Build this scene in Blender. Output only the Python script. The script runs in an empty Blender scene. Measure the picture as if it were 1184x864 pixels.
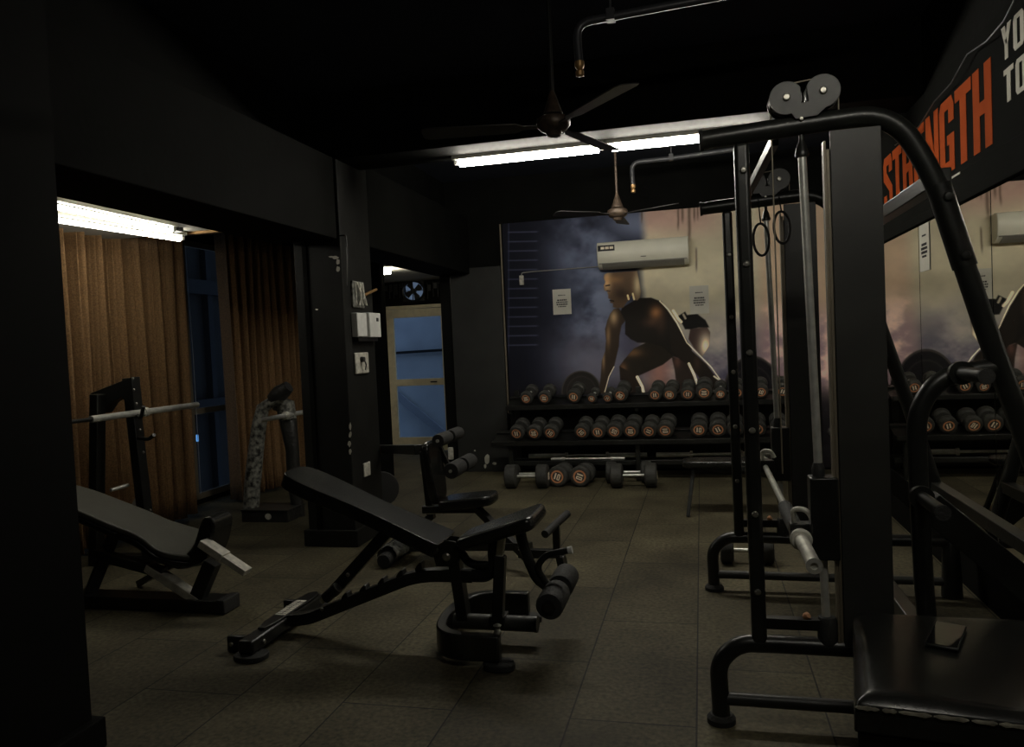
import bpy, bmesh, math, random
import numpy as np
from mathutils import Vector, Matrix
random.seed(7)
S = bpy.context.scene
COL = S.collection
V = Vector

# ------------------------------------------------------------------ camera
W, HH, F = 1184, 864, 900.0
CAM = V((0, 0, 1.517))
yaw, pit, rol = -0.2398, -0.0369, -0.0455
f_ = V((math.sin(yaw)*math.cos(pit), math.cos(yaw)*math.cos(pit), math.sin(pit)))
r0 = V((math.cos(yaw), -math.sin(yaw), 0)); u0 = r0.cross(f_)
r_ = math.cos(rol)*r0 + math.sin(rol)*u0
u_ = -math.sin(rol)*r0 + math.cos(rol)*u0
cam = bpy.data.objects.new('camera', bpy.data.cameras.new('camera')); COL.objects.link(cam)
cam.data.sensor_width = 36; cam.data.lens = 36*F/W; cam.data.clip_start = 0.05
M = Matrix((r_, u_, -f_)).transposed().to_4x4(); M.translation = CAM
cam.matrix_world = M
S.camera = cam

def at(px, py, axis, val):
    """world point seen at a pixel of the survey photograph, on the plane axis=val (real distance)"""
    d = (px-592)/F*r_ - (py-432)/F*u_ + f_
    return CAM + d*((val-CAM[axis])/d[axis])

# ------------------------------------------------------------------ materials
def mat(name, col, rough=.6, metal=0, noise=0, scale=8, bump=0, bscale=60, spec=.5, emit=None, est=1, alt=None, coat=0):
    m = bpy.data.materials.new(name); m.use_nodes = True
    nt = m.node_tree; b = nt.nodes['Principled BSDF']
    b.inputs['Base Color'].default_value = (*col, 1)
    b.inputs['Roughness'].default_value = rough
    b.inputs['Metallic'].default_value = metal
    b.inputs['Specular IOR Level'].default_value = spec
    b.inputs['Coat Weight'].default_value = coat
    tc = nt.nodes.new('ShaderNodeTexCoord')
    if noise:
        n = nt.nodes.new('ShaderNodeTexNoise'); n.inputs['Scale'].default_value = scale; n.inputs['Detail'].default_value = 6
        nt.links.new(tc.outputs['Object'], n.inputs['Vector'])
        r = nt.nodes.new('ShaderNodeValToRGB')
        a = alt or tuple(c*(1-noise) for c in col)
        r.color_ramp.elements[0].position = .35; r.color_ramp.elements[1].position = .65
        r.color_ramp.elements[0].color = (*a, 1); r.color_ramp.elements[1].color = (*(tuple(min(1, c*(1+noise*.5)) for c in col)), 1)
        nt.links.new(n.outputs['Fac'], r.inputs['Fac']); nt.links.new(r.outputs['Color'], b.inputs['Base Color'])
    if bump:
        n2 = nt.nodes.new('ShaderNodeTexNoise'); n2.inputs['Scale'].default_value = bscale; n2.inputs['Detail'].default_value = 4
        nt.links.new(tc.outputs['Object'], n2.inputs['Vector'])
        bp = nt.nodes.new('ShaderNodeBump'); bp.inputs['Strength'].default_value = bump; bp.inputs['Distance'].default_value = .01
        nt.links.new(n2.outputs['Fac'], bp.inputs['Height']); nt.links.new(bp.outputs['Normal'], b.inputs['Normal'])
    if emit:
        b.inputs['Emission Color'].default_value = (*emit, 1); b.inputs['Emission Strength'].default_value = est
    return m

TUBE = 74
m_wall = mat('black wall paint', (.0058, .0060, .0053), .85, noise=.25, scale=3, spec=.07, bump=.15, bscale=25)
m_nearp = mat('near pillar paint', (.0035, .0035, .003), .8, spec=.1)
m_ceil = mat('black ceiling paint', (.020, .024, .035), .85, spec=.2, noise=.2, scale=2)
m_pillar = mat('pillar paint', (.0110, .0112, .0098), .65, spec=.22, noise=.25, scale=4, bump=.15, bscale=30)
m_chip = mat('exposed plaster', (.55, .53, .45), .9)
m_metal = mat('black powder coat', (.009, .0093, .008), .38, noise=.3, scale=12)
m_metal2 = mat('worn black enamel', (.014, .0147, .013), .34, noise=.3, scale=12)
m_grey = mat('dark grey steel sheet', (.026, .0265, .0235), .45, noise=.15, scale=6)
m_vinyl = mat('black vinyl', (.015, .0153, .0135), .25, noise=.25, scale=9, bump=.05, bscale=45)
m_greyvinyl = mat('grey vinyl', (.060, .059, .046), .55, noise=.1, scale=9, bump=.1, bscale=60)
m_worn_glint = mat('cracked vinyl and painted highlight', (.30, .28, .22), .7, noise=.5, scale=30)  # pale wear colour that also carries the block's edge highlight
m_foam = mat('black foam rubber', (.018, .018, .017), .75, bump=.3, bscale=80)
m_rubber = mat('dumbbell rubber', (.042, .042, .037), .7, noise=.3, scale=25)
m_chrome = mat('brushed chrome', (.80, .80, .74), .3, metal=.6, noise=.15, scale=20)
m_steel = mat('bright steel plate', (.72, .70, .62), .42, metal=.3, noise=.3, scale=20)
m_copper = mat('copper print', (.58, .24, .11), .6)
m_print = mat('cream print', (.9, .78, .6), .6)
m_bolt = mat('zinc bolt', (.35, .34, .30), .35, metal=.8)
m_cream = mat('cream plastic', (.74, .72, .60), .45, noise=.06, scale=5)
m_creamd = mat('grey plastic louvre', (.22, .21, .18), .5)
m_white = mat('white plastic', (.72, .72, .68), .5, noise=.1, scale=20)
m_dirty = mat('scuffed white plastic', (.60, .58, .50), .6, noise=.35, scale=30)
m_paper = mat('white paper', (.66, .64, .56), .85, noise=.05)
m_ink = mat('black print ink', (.03, .03, .03), .8)
m_doorf = mat('cream door frame', (.78, .69, .48), .5, noise=.12, scale=10)
m_brown = mat('rusty brown fan body', (.075, .052, .036), .45, metal=.3, noise=.4, scale=30)
m_blade = mat('dark fan blade', (.024, .022, .022), .5)
m_pipe = mat('dark painted pipe', (.035, .036, .04), .4)
m_brass = mat('brass nozzle', (.40, .24, .10), .45, metal=.6)
m_banner = mat('black banner cloth', (.012, .0125, .0115), .95, noise=.1, scale=3, spec=.04)
m_orange = mat('orange banner print', (.50, .092, .024), .9, spec=.04, noise=.08, scale=6)
m_cwhite = mat('off white banner print', (.70, .67, .56), .7)
m_wceil = mat('white plaster soffit', (.55, .54, .48), .8, noise=.08, scale=5)
m_batten = mat('white enamel batten', (.75, .74, .66), .5)
m_lamp = mat('fluorescent tube', (.9, .9, .85), .4, emit=(1, .95, .83), est=TUBE)
m_lampb = mat('fluorescent tube bay', (.9, .9, .85), .4, emit=(1, .95, .83), est=13)
m_lampn = mat('fluorescent tube near', (.9, .9, .85), .4, emit=(1, .95, .83), est=34)
m_alu = mat('aluminium window frame', (.20, .17, .12), .5, metal=.3)
m_ropes = mat('clear plastic wrap', (.20, .20, .18), .25, noise=.6, scale=30, bump=.6, bscale=30)
m_torn = mat('torn black padding', (.02, .02, .018), .45, noise=.2, scale=20, bump=.9, bscale=28)
m_duct = mat('frayed tape', (.22, .22, .19), .6, noise=.9, scale=26, alt=(.015, .015, .014), bump=.5)
m_phone = mat('phone glass', (.008, .008, .009), .06)
m_peach = mat('peach plastic', (.75,.38,.20), .5)
m_wire = mat('wire', (.30, .29, .26), .5)
m_ext = mat('dusk facade', (.017, .0145, .0105), .8, noise=.4, scale=1.2)
m_extd = mat('dusk facade frame', (.003, .003, .0035), .7)
m_outw = mat('pale plaster outside', (.50, .54, .58), .8, noise=.12, scale=2)
m_sign = mat('lit shop sign', (.2, .5, .9), .5, emit=(.25, .60, 1), est=1.0)

def glass(name, col, rough, alpha):
    m = bpy.data.materials.new(name); m.use_nodes = True; nt = m.node_tree
    out = nt.nodes['Material Output']; nt.nodes.remove(nt.nodes['Principled BSDF'])
    t = nt.nodes.new('ShaderNodeBsdfTransparent'); t.inputs['Color'].default_value = (*col, 1)
    g = nt.nodes.new('ShaderNodeBsdfGlossy'); g.inputs['Roughness'].default_value = rough; g.inputs['Color'].default_value = (.9, .95, 1, 1)
    mx = nt.nodes.new('ShaderNodeMixShader'); mx.inputs['Fac'].default_value = alpha
    nt.links.new(t.outputs[0], mx.inputs[1]); nt.links.new(g.outputs[0], mx.inputs[2]); nt.links.new(mx.outputs[0], out.inputs['Surface'])
    return m
m_glass = glass('tinted window glass', (.50, .54, .58), .02, .07)
m_glassd = glass('door glass', (.80, .86, .92), .05, .06)

# mirror
m_mirror = bpy.data.materials.new('old mirror glass'); m_mirror.use_nodes = True
_nt = m_mirror.node_tree; _b = _nt.nodes['Principled BSDF']
_b.inputs['Metallic'].default_value = 1; _b.inputs['Roughness'].default_value = .012; _b.inputs['Base Color'].default_value = (.80, .79, .74, 1)

# curtain
m_curt = mat('brown curtain cloth', (.22, .122, .05), .9, noise=.4, scale=90, bump=.3, bscale=150)

# floor : rubber tiles in staggered columns
m_floor = bpy.data.materials.new('rubber floor tiles'); m_floor.use_nodes = True
nt = m_floor.node_tree; b = nt.nodes['Principled BSDF']
tc = nt.nodes.new('ShaderNodeTexCoord'); sp = nt.nodes.new('ShaderNodeSeparateXYZ'); cb = nt.nodes.new('ShaderNodeCombineXYZ')
nt.links.new(tc.outputs['Object'], sp.inputs[0])
ad = nt.nodes.new('ShaderNodeMath'); ad.operation = 'ADD'; ad.inputs[1].default_value = 20*.4985+.07
nt.links.new(sp.outputs['X'], ad.inputs[0])
ad2 = nt.nodes.new('ShaderNodeMath'); ad2.operation = 'ADD'; ad2.inputs[1].default_value = 8*1.117-3.04
nt.links.new(sp.outputs['Y'], ad2.inputs[0])
nt.links.new(ad2.outputs[0], cb.inputs['X']); nt.links.new(ad.outputs[0], cb.inputs['Y'])
br = nt.nodes.new('ShaderNodeTexBrick'); nt.links.new(cb.outputs[0], br.inputs['Vector'])
br.inputs['Scale'].default_value = 1; br.inputs['Brick Width'].default_value = 1.117; br.inputs['Row Height'].default_value = .4985
br.inputs['Mortar Size'].default_value = .0042; br.inputs['Mortar Smooth'].default_value = .3; br.offset = .5
br.inputs['Color1'].default_value = (.082, .071, .042, 1); br.inputs['Color2'].default_value = (.132, .115, .067, 1); br.inputs['Mortar'].default_value = (.010, .009, .007, 1)
n1 = nt.nodes.new('ShaderNodeTexNoise'); n1.inputs['Scale'].default_value = 1.6; n1.inputs['Detail'].default_value = 8; nt.links.new(tc.outputs['Object'], n1.inputs['Vector'])
rp = nt.nodes.new('ShaderNodeValToRGB'); rp.color_ramp.elements[0].position = .3; rp.color_ramp.elements[0].color = (.42, .41, .40, 1)
rp.color_ramp.elements[1].position = .7; rp.color_ramp.elements[1].color = (1.1, 1.1, 1.1, 1); nt.links.new(n1.outputs['Fac'], rp.inputs[0])
n3 = nt.nodes.new('ShaderNodeTexNoise'); n3.inputs['Scale'].default_value = 45; n3.inputs['Detail'].default_value = 3; nt.links.new(tc.outputs['Object'], n3.inputs['Vector'])
rp3 = nt.nodes.new('ShaderNodeValToRGB'); rp3.color_ramp.elements[0].position = .3; rp3.color_ramp.elements[0].color = (.5, .5, .5, 1)
rp3.color_ramp.elements[1].position = .7; rp3.color_ramp.elements[1].color = (1.3, 1.3, 1.3, 1); nt.links.new(n3.outputs['Fac'], rp3.inputs[0])
m1 = nt.nodes.new('ShaderNodeMix'); m1.data_type = 'RGBA'; m1.blend_type = 'MULTIPLY'; m1.inputs[0].default_value = 1
m2 = nt.nodes.new('ShaderNodeMix'); m2.data_type = 'RGBA'; m2.blend_type = 'MULTIPLY'; m2.inputs[0].default_value = 1
nt.links.new(br.outputs['Color'], m1.inputs[6]); nt.links.new(rp.outputs[0], m1.inputs[7])
nt.links.new(m1.outputs[2], m2.inputs[6]); nt.links.new(rp3.outputs[0], m2.inputs[7]); nt.links.new(m2.outputs[2], b.inputs['Base Color'])
b.inputs['Roughness'].default_value = .7; b.inputs['Specular IOR Level'].default_value = .3
bp = nt.nodes.new('ShaderNodeBump'); bp.inputs['Strength'].default_value = .35; bp.inputs['Distance'].default_value = .004
nt.links.new(n3.outputs['Fac'], bp.inputs['Height']); nt.links.new(bp.outputs['Normal'], b.inputs['Normal'])

# ------------------------------------------------------------------ building helpers
def thing(name, label, cat, loc, group=None):
    o = bpy.data.objects.new(name, None); COL.objects.link(o); o.empty_display_size = .1
    o.location = V(loc); o['label'] = label; o['category'] = cat
    if group: o['group'] = group
    o['_base'] = list(V(loc)); return o
def obj(name, bm, m, parent=None, bev=0, smooth=True, sub=0, label=None, seg=2, loc=None):
    me = bpy.data.meshes.new(name)
    off = V(parent['_base']) if parent is not None else (V(loc) if loc is not None else V((0, 0, 0)))
    bmesh.ops.recalc_face_normals(bm, faces=bm.faces[:])
    for v in bm.verts: v.co -= off
    if smooth:
        for fc in bm.faces: fc.smooth = True
    bm.to_mesh(me); bm.free()
    me.materials.append(m)
    if smooth:
        me.set_sharp_from_angle(angle=math.radians(38))
    o = bpy.data.objects.new(name, me); COL.objects.link(o)
    o['_base'] = list(off)
    if parent is not None: o.parent = parent
    else: o.location = off
    if bev:
        md = o.modifiers.new('bevel', 'BEVEL'); md.width = bev; md.segments = seg; md.limit_method = 'ANGLE'; md.angle_limit = math.radians(40)
        md.use_clamp_overlap = True
    if sub:
        md = o.modifiers.new('sub', 'SUBSURF'); md.levels = sub; md.render_levels = sub
    if label: o['label'] = label
    return o
def tag(o, label, cat, group=None):
    o['label'] = label; o['category'] = cat
    if group: o['group'] = group
    return o
def struct(name, bm, m, bev=0, smooth=False):
    o = obj(name, bm, m, None, bev, smooth); o['kind'] = 'structure'; return o
def B(): return bmesh.new()
def box(bm, x0, x1, y0, y1, z0, z1):
    vs = [bm.verts.new((x, y, z)) for x in (x0, x1) for y in (y0, y1) for z in (z0, z1)]
    for q in ((0,1,3,2),(4,6,7,5),(0,4,5,1),(2,3,7,6),(0,2,6,4),(1,5,7,3)): bm.faces.new([vs[i] for i in q])
    return bm
def frame(d, up=V((0, 0, 1))):
    d = d.normalized()
    if abs(d.dot(up)) > .98: up = V((0, 1, 0))
    s = d.cross(up).normalized(); t = s.cross(d).normalized(); return s, t
def bar(bm, a, b, w, h, up=V((0, 0, 1))):
    a = V(a); b = V(b); s, t = frame(b-a, V(up))
    vs = []
    for p in (a, b):
        for i, j in ((-1,-1),(1,-1),(1,1),(-1,1)): vs.append(bm.verts.new(p+s*(w/2*i)+t*(h/2*j)))
    for q in ((0,1,2,3),(7,6,5,4),(0,4,5,1),(1,5,6,2),(2,6,7,3),(3,7,4,0)): bm.faces.new([vs[i] for i in q])
    return bm
def tube(bm, pts, r, n=14, cap=True, closed=False):
    pts = [V(p) for p in pts]; rings = []
    L = len(pts); up = None
    for i, p in enumerate(pts):
        if closed: d = (pts[(i+1) % L]-pts[i-1])
        else: d = (pts[min(i+1, L-1)]-pts[max(i-1, 0)])
        d.normalize()
        if up is None: s, t = frame(d)
        else:
            s = (up - d*up.dot(d)).normalized(); t = d.cross(s)
        up = s
        rr = r[i] if isinstance(r, (list, tuple)) else r
        rings.append([bm.verts.new(p+(s*math.cos(k*2*math.pi/n)+d.cross(s)*math.sin(k*2*math.pi/n))*rr) for k in range(n)])
    for i in range(L if closed else L-1):
        A, Bq = rings[i], rings[(i+1) % L]
        for k in range(n): bm.faces.new((A[k], A[(k+1) % n], Bq[(k+1) % n], Bq[k]))
    if cap and not closed:
        bm.faces.new(rings[0][::-1]); bm.faces.new(rings[-1])
    return bm
def cyl(bm, a, b, r, r2=None, n=20): return tube(bm, [a, b], [r, r if r2 is None else r2], n)
def rounded(pts, rad, n=6):
    """replace the inner corners of a polyline with arcs"""
    pts = [V(p) for p in pts]; out = [pts[0]]
    for i in range(1, len(pts)-1):
        p = pts[i]; a = (pts[i-1]-p); b_ = (pts[i+1]-p)
        q = min(rad, a.length*.49, b_.length*.49)
        A = p+a.normalized()*q; C = p+b_.normalized()*q
        for k in range(n+1):
            t = k/n; out.append(A*(1-t)**2 + p*2*t*(1-t) + C*t*t)
    out.append(pts[-1]); return out
def prism(bm, poly, d):
    """closed outline (3-D points in order) extruded by the vector d"""
    d = V(d); a = [bm.verts.new(V(p)) for p in poly]; b_ = [bm.verts.new(V(p)+d) for p in poly]
    n = len(a); bm.faces.new(a); bm.faces.new(b_[::-1])
    for i in range(n): bm.faces.new((a[i], b_[i], b_[(i+1) % n], a[(i+1) % n]))
    return bm
def lathe(bm, prof, base, axis=V((0, 0, 1)), n=24):
    base = V(base); s, t = frame(V(axis)); ax = V(axis).normalized(); rings = []
    for r, h in prof:
        rings.append([bm.verts.new(base+ax*h+(s*math.cos(k*2*math.pi/n)+t*math.sin(k*2*math.pi/n))*max(r, 1e-4)) for k in range(n)])
    for i in range(len(rings)-1):
        for k in range(n): bm.faces.new((rings[i][k], rings[i][(k+1) % n], rings[i+1][(k+1) % n], rings[i+1][k]))
    bm.faces.new(rings[0][::-1]); bm.faces.new(rings[-1]); return bm
def bolt(bm, p, n, r=.011, h=.008):
    n = V(n).normalized(); lathe(bm, [(r, 0), (r, h*.5), (r*.7, h), (0, h*1.1)], p, n, 10)
def blob(bm, pts, th):     # flat irregular chip
    return prism(bm, pts, th)

# ------------------------------------------------------------------ the room
XL, XR, YB, ZC = -2.67, 1.44, 9.03, 3.5
struct('floor', box(B(), -5.3, 1.6, -2.6, 11.0, -.1, 0), m_floor)
struct('ceiling', box(B(), -3.3, 1.6, -2.6, 9.2, ZC, ZC+.1), m_ceil)
struct('wall_back', box(B(), -3.06, 1.6, YB, YB+.15, 0, ZC), m_wall)
struct('wall_right', box(B(), XR, XR+.15, -2.6, YB, 0, ZC), m_wall)
struct('wall_front', box(B(), -5.3, 1.6, -2.7, -2.55, 0, ZC), m_wall)
# left side: pillars, beams, lintels
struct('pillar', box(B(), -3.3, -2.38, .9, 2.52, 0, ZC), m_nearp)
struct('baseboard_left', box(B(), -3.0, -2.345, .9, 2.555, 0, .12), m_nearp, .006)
struct('wall_left', box(B(), -5.3, -3.3, 2.30, 2.45, 0, ZC), m_wall)
struct('wall_left', box(B(), -3.3, -3.1, -2.6, .9, 0, ZC), m_wall)
struct('ceiling_beam', box(B(), -3.2, XL, 2.52, 5.5, 2.385, 3.0), m_wall, .006)
struct('ceiling_beam', box(B(), -3.3, -2.95, 2.52, 9.03, 3.0, ZC), m_wall)
struct('ceiling_beam', box(B(), -3.1, XL, 6.11, YB, 2.39, 3.06), m_wall, .006)
struct('ceiling_beam', box(B(), -2.95, XR, 5.55, 5.98, 3.0, ZC), m_wall, .006)
struct('wall_panel', box(B(), -2.92, -2.285, YB-.03, YB, 0, 2.46), mat('grey black wall panel', (.018,.0185,.016), .6, noise=.25, scale=4), .004)
struct('pillar', box(B(), -3.07, XL, 5.55, 6.11, 0, 3.06), m_pillar, .008)
struct('baseboard_left', box(B(), -3.10, XL+.03, 5.52, 6.13, 0, .13), m_pillar, .006)
struct('trim_1', box(B(), -2.99, -2.955, 5.535, 5.56, .13, 2.385), m_wall)
struct('wall_bay', box(B(), -5.3, -3.66, 8.62, 8.75, 0, ZC), m_wall)
struct('ceiling', box(B(), -5.3, -3.07, 5.6, 8.62, 2.86, 2.95), m_ceil)
struct('ceiling', box(B(), -5.3, -3.2, 2.45, 5.6, 2.55, 2.65), m_wceil)
struct('trim_2', box(B(), -4.4, -3.25, 5.56, 5.62, 2.53, 2.60), m_brass)
struct('ceiling', box(B(), -5.3, -3.1, 8.75, 10.9, 2.52, 2.62), m_wceil)
struct('wall_passage', box(B(), -5.3, -5.2, 8.62, 10.9, 0, 2.6), m_wall)
struct('wall_passage', box(B(), -3.08, -3.0, 9.18, 10.9, 0, 2.6), m_wall)
# wall with the exit door
dx0, dx1, dz = -4.56, -3.50, 2.16
bm = B(); box(bm, -5.3, dx0, 10.8, 10.92, 0, 2.6); box(bm, dx1, -3.0, 10.8, 10.92, 0, 2.6); box(bm, dx0, dx1, 10.8, 10.92, dz, 2.22)
box(bm, dx0, -4.235, 10.8, 10.92, 2.22, 2.6); box(bm, -3.905, dx1, 10.8, 10.92, 2.22, 2.6); box(bm, -4.235, -3.905, 10.8, 10.92, 2.52, 2.6)
struct('wall_passage', bm, m_wall)
# window wall
wy0, wy1 = 5.0, 8.3
bm = B(); box(bm, -5.3, -5.15, 2.4, wy0, 0, 2.95); box(bm, -5.3, -5.15, wy1, 8.75, 0, 2.95); box(bm, -5.3, -5.15, wy0, wy1, 0, .06); box(bm, -5.3, -5.15, wy0, wy1, 2.75, 2.95)
struct('wall_left', bm, m_wall)
bm = B()
for y in (wy0+.03, 6.0, 7.02, 7.72, wy1-.03): box(bm, -5.19, -5.13, y-.025, y+.025, .06, 2.75)
for z in (.085, .97, 2.72): box(bm, -5.185, -5.135, wy0, wy1, z-.03, z+.03)
struct('window_1', bm, m_alu)
wp = obj('window_pane', box(B(), -5.166, -5.16, wy0, wy1, .06, 2.75), m_glass, bpy.data.objects['window_1'], smooth=False)
# chips of plaster on pillar and wall
def chips(name, pts, axis, val, nrm, label):
    bm = B()
    for (px, py, w, h) in pts:
        poly = []
        for k in range(9):
            a = k*2*math.pi/9; q = random.uniform(.7, 1.15)
            poly.append(at(px+math.cos(a)*w*q, py+math.sin(a)*h*q, axis, val))
        prism(bm, poly, V(nrm)*.003)
    o = struct(name, bm, m_chip); return o
chips('trim_3', [(405,493,1.5,5),(405,503,1.6,4),(404,513,2,4),(405,522,1.5,4),(388,298,4,2),(383,297,3,1),(391,303,2,3.5),(391,311,2,3.5)], 1, 5.549, (0,-1,0), '')
chips('trim_4', [(423,541,3.6,6.5),(366,358,2,1)], 0, XL, (1,0,0), '')
chips('trim_5', [(563,531,3.2,5.5),(572,536,3,2),(561,539,1.5,2.5),(549,521,1,1)], 1, YB-.031, (0,-1,0), '')
chips('trim_6', [(67,809,1.3,2),(64,757,1,1),(40,500,1,1),(23,189,2,.8),(40,206,1,.8),(35,149,2.5,1)], 1, 2.519, (0,-1,0), '')

# ------------------------------------------------------------------ mural (printed wall paper) as a colour grid
def mural():
    x0, x1, z0, z1 = -2.245, 1.43, .02, 2.955
    nx, nz = 560, 450
    xs = np.linspace(x0, x1, nx); zs = np.linspace(z0, z1, nz)
    X, Z = np.meshgrid(xs, zs)
    # photo pixel of every grid point -> draw the print in those units
    P = np.stack([X, np.full_like(X, YB-.012), Z], -1)-np.array(CAM)
    w = P@np.array(f_); PX = 592+F*(P@np.array(r_))/w; PY = 432-F*(P@np.array(u_))/w
    Q = (PX-680)*5.083; R = (PY-290)*5.083
    rng = np.random.RandomState(3)
    def fbm(sx, sy, oct=5):
        out = np.zeros_like(X); a = 1.0; tot = 0
        for o in range(oct):
            gx, gz = int(sx*2**o)+2, int(sy*2**o)+2
            g = rng.rand(gz+1, gx+1)
            u = (X-x0)/(x1-x0)*(gx-1); v = (Z-z0)/(z1-z0)*(gz-1)
            i = np.clip(u.astype(int), 0, gx-2); j = np.clip(v.astype(int), 0, gz-2)
            fu = u-i; fv = v-j; fu = fu*fu*(3-2*fu); fv = fv*fv*(3-2*fv)
            out += a*((g[j, i]*(1-fu)+g[j, i+1]*fu)*(1-fv)+(g[j+1, i]*(1-fu)+g[j+1, i+1]*fu)*fv); tot += a; a *= .55
        return out/tot
    n1, n2, n3 = fbm(4, 4), fbm(7, 7), fbm(12, 12)
    def C(r, g, b): return np.array([r, g, b], float)
    def sm(a, b_, x): t = np.clip((x-a)/(b_-a), 0, 1); return t*t*(3-2*t)
    img = np.zeros(X.shape+(3,)); img[:] = C(14, 15, 23)
    def mix(mask, col): img[:] = img*(1-mask[..., None])+np.asarray(col)*mask[..., None]
    # smoke, from upper middle down to the face
    smoke = np.exp(-((PX-(676+(PY-260)*.14))/42)**2)*sm(.22, .66, n1*.6+n2*.4)*1.1
    smoke = np.maximum(smoke, np.exp(-((PX-690)/38)**2-((PY-360)/60)**2)*sm(.2, .62, n2*.6+n3*.4)*1.1)
    smoke = np.maximum(smoke, .8*np.exp(-((PX-735)/45)**2-((PY-258)/22)**2))
    smoke *= 1-.75*sm(410, 450, PY)
    mix(np.clip(smoke*1.05, 0, 1), C(82, 88, 104))
    # warm wall on the right
    warm = sm(738, 752, PX+14*(n1-.5)+np.where(PY > 305, 4, 0))
    mix(warm, C(124, 119, 104))
    mix(warm*sm(285, 250, PY)*sm(862, 800, PX)*.7, C(112, 88, 84))
    pale = warm*sm(.35, .65, n2)*.35; mix(pale, C(146, 141, 124))
    # lower haze
    low = sm(345, 425, PY+40*(n1-.5))*sm(600, 690, PX)
    mix(low*.75, C(84, 82, 92)); mix(low*sm(.40, .70, n2)*.7, C(42, 40, 56)); mix(low*sm(.45, .72, n3)*.45*sm(700, 780, PX), C(140, 132, 124))
    mix(low*np.exp(-((PX-762)/16)**2)*.8, C(120, 88, 78))
    right = sm(868, 890, PX)
    mix(right*.6, C(134, 112, 96)); mix(right*sm(330, 400, PY+50*(n2-.5))*.75, C(100, 84, 92)); mix(right*sm(.42, .68, n3)*sm(330, 380, PY)*.8, C(158, 138, 128))
    mix(sm(432, 470, PY)*.93, C(15, 14, 17))
    # scaffold lines printed on the left
    for k in range(13):
        yy = 268.6+k*10.9+(PX-588)*-.018
        mix(np.exp(-((PY-yy)/.8)**2)*sm(585, 590, PX)*sm(624, 619, PX)*.55, C(70, 73, 92))
    mix(np.exp(-((PX-588)/.8)**2)*.35*sm(420, 400, PY), C(70, 75, 100))
    # drips of damp
    for dx, w_, a, b2 in ((784,1.2,238,270),(789,1.5,236,262),(797,1.8,238,282),(803,1.2,242,260),(807,1,240,258),(805,1,290,318),(742,1,240,262)):
        mix(np.exp(-((PX-dx-1.5*(n3-.5))/w_)**2)*sm(b2, b2-12, PY)*sm(a-6, a, PY)*.65, C(52, 42, 36))
    def poly(pts, col, soft=3.0, amount=1.0):
        pts = np.array(pts, float); inside = np.zeros(X.shape, bool); dist = np.full(X.shape, 1e9)
        n = len(pts)
        for i in range(n):
            ax_, ay = pts[i]; bx, by = pts[(i+1) % n]
            cond = ((ay > R) != (by > R))
            xi = (bx-ax_)*(R-ay)/((by-ay) if by != ay else 1e-9)+ax_
            inside ^= cond & (Q < xi)
            t = np.clip(((Q-ax_)*(bx-ax_)+(R-ay)*(by-ay))/((bx-ax_)**2+(by-ay)**2+1e-9), 0, 1)
            dist = np.minimum(dist, np.hypot(Q-ax_-t*(bx-ax_), R-ay-t*(by-ay)))
        sd = np.where(inside, dist, -dist)
        mk = np.clip(.5+sd/(2*soft), 0, 1)*amount
        mix(mk, col); return mk
    def line(pts, wd, col, amount=1.0):
        dist = np.full(X.shape, 1e9)
        for (ax_, ay), (bx, by) in zip(pts[:-1], pts[1:]):
            t = np.clip(((Q-ax_)*(bx-ax_)+(R-ay)*(by-ay))/((bx-ax_)**2+(by-ay)**2+1e-9), 0, 1)
            dist = np.minimum(dist, np.hypot(Q-ax_-t*(bx-ax_), R-ay-t*(by-ay)))
        mix(np.clip((wd-dist)/3+.5, 0, 1)*amount, col)
    def ell(cx, cy, rx, ry, col, am, mk=1.0): mix(np.exp(-((Q-cx)/rx)**2-((R-cy)/ry)**2)*am*mk, col)
    # barbell discs of the print
    for cx, cy, rx, ry in ((-40, 830, 118, 126), (965, 850, 175, 235)):
        d = np.hypot((Q-cx)/rx, (R-cy)/ry)
        mix(np.clip((1-d)*30, 0, 1), C(27, 25, 24) if cx < 0 else C(15, 14, 17)); mix(np.exp(-((d-.96)/.03)**2)*.7, C(58, 54, 50)); mix(np.exp(-((d-.72)/.03)**2)*.4, C(48, 45, 42))
    # far leg, hip
    mk = poly([(600,460),(700,448),(718,480),(712,560),(672,622),(622,572),(590,520)], C(46,36,34))
    ell(690, 560, 38, 70, C(172,162,142), 1.0, mk)
    poly([(528,385),(570,358),(582,378),(640,370),(690,408),(712,450),(650,452),(600,462),(570,462)], C(13,12,12))
    poly([(490,620),(580,650),(602,690),(640,800),(640,870),(530,870),(508,700)], C(34,28,25)); ell(525,650,20,40,C(74,52,46),.7)
    # near thigh and shin
    mk = poly([(340,540),(270,575),(212,640),(184,680),(188,760),(280,742),(370,702),(440,670),(500,622),(520,560)], C(27,23,19))
    ell(260,600,60,26,C(92,68,46),.75,mk); ell(205,690,26,34,C(84,60,42),.8,mk)
    poly([(184,680),(190,740),(215,880),(335,880),(290,735)], C(30,24,20))
    # near arm
    mk = poly([(152,342),(180,337),(200,365),(218,412),(196,440),(184,500),(181,560),(162,640),(150,690),(118,760),(103,840),(62,840),(74,740),(80,650),(100,590),(105,530),(100,460),(113,410),(130,370)], C(38,31,25))
    ell(150,390,26,45,C(132,112,86),.85,mk); ell(118,500,14,70,C(108,86,62),.7,mk); ell(90,640,10,60,C(120,98,74),.7,mk)
    # torso
    mk = poly([(190,360),(200,335),(250,305),(300,278),(370,276),(430,298),(480,370),(530,450),(575,520),(610,580),(560,640),(500,622),(430,560),(340,542),(290,540),(250,520),(217,490),(218,412)], C(21,18,16))
    ell(400,365,38,42,C(112,80,54),.95,mk); ell(370,420,50,30,C(60,44,34),.6,mk); ell(430,430,30,60,C(48,36,28),.6,mk)
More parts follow.
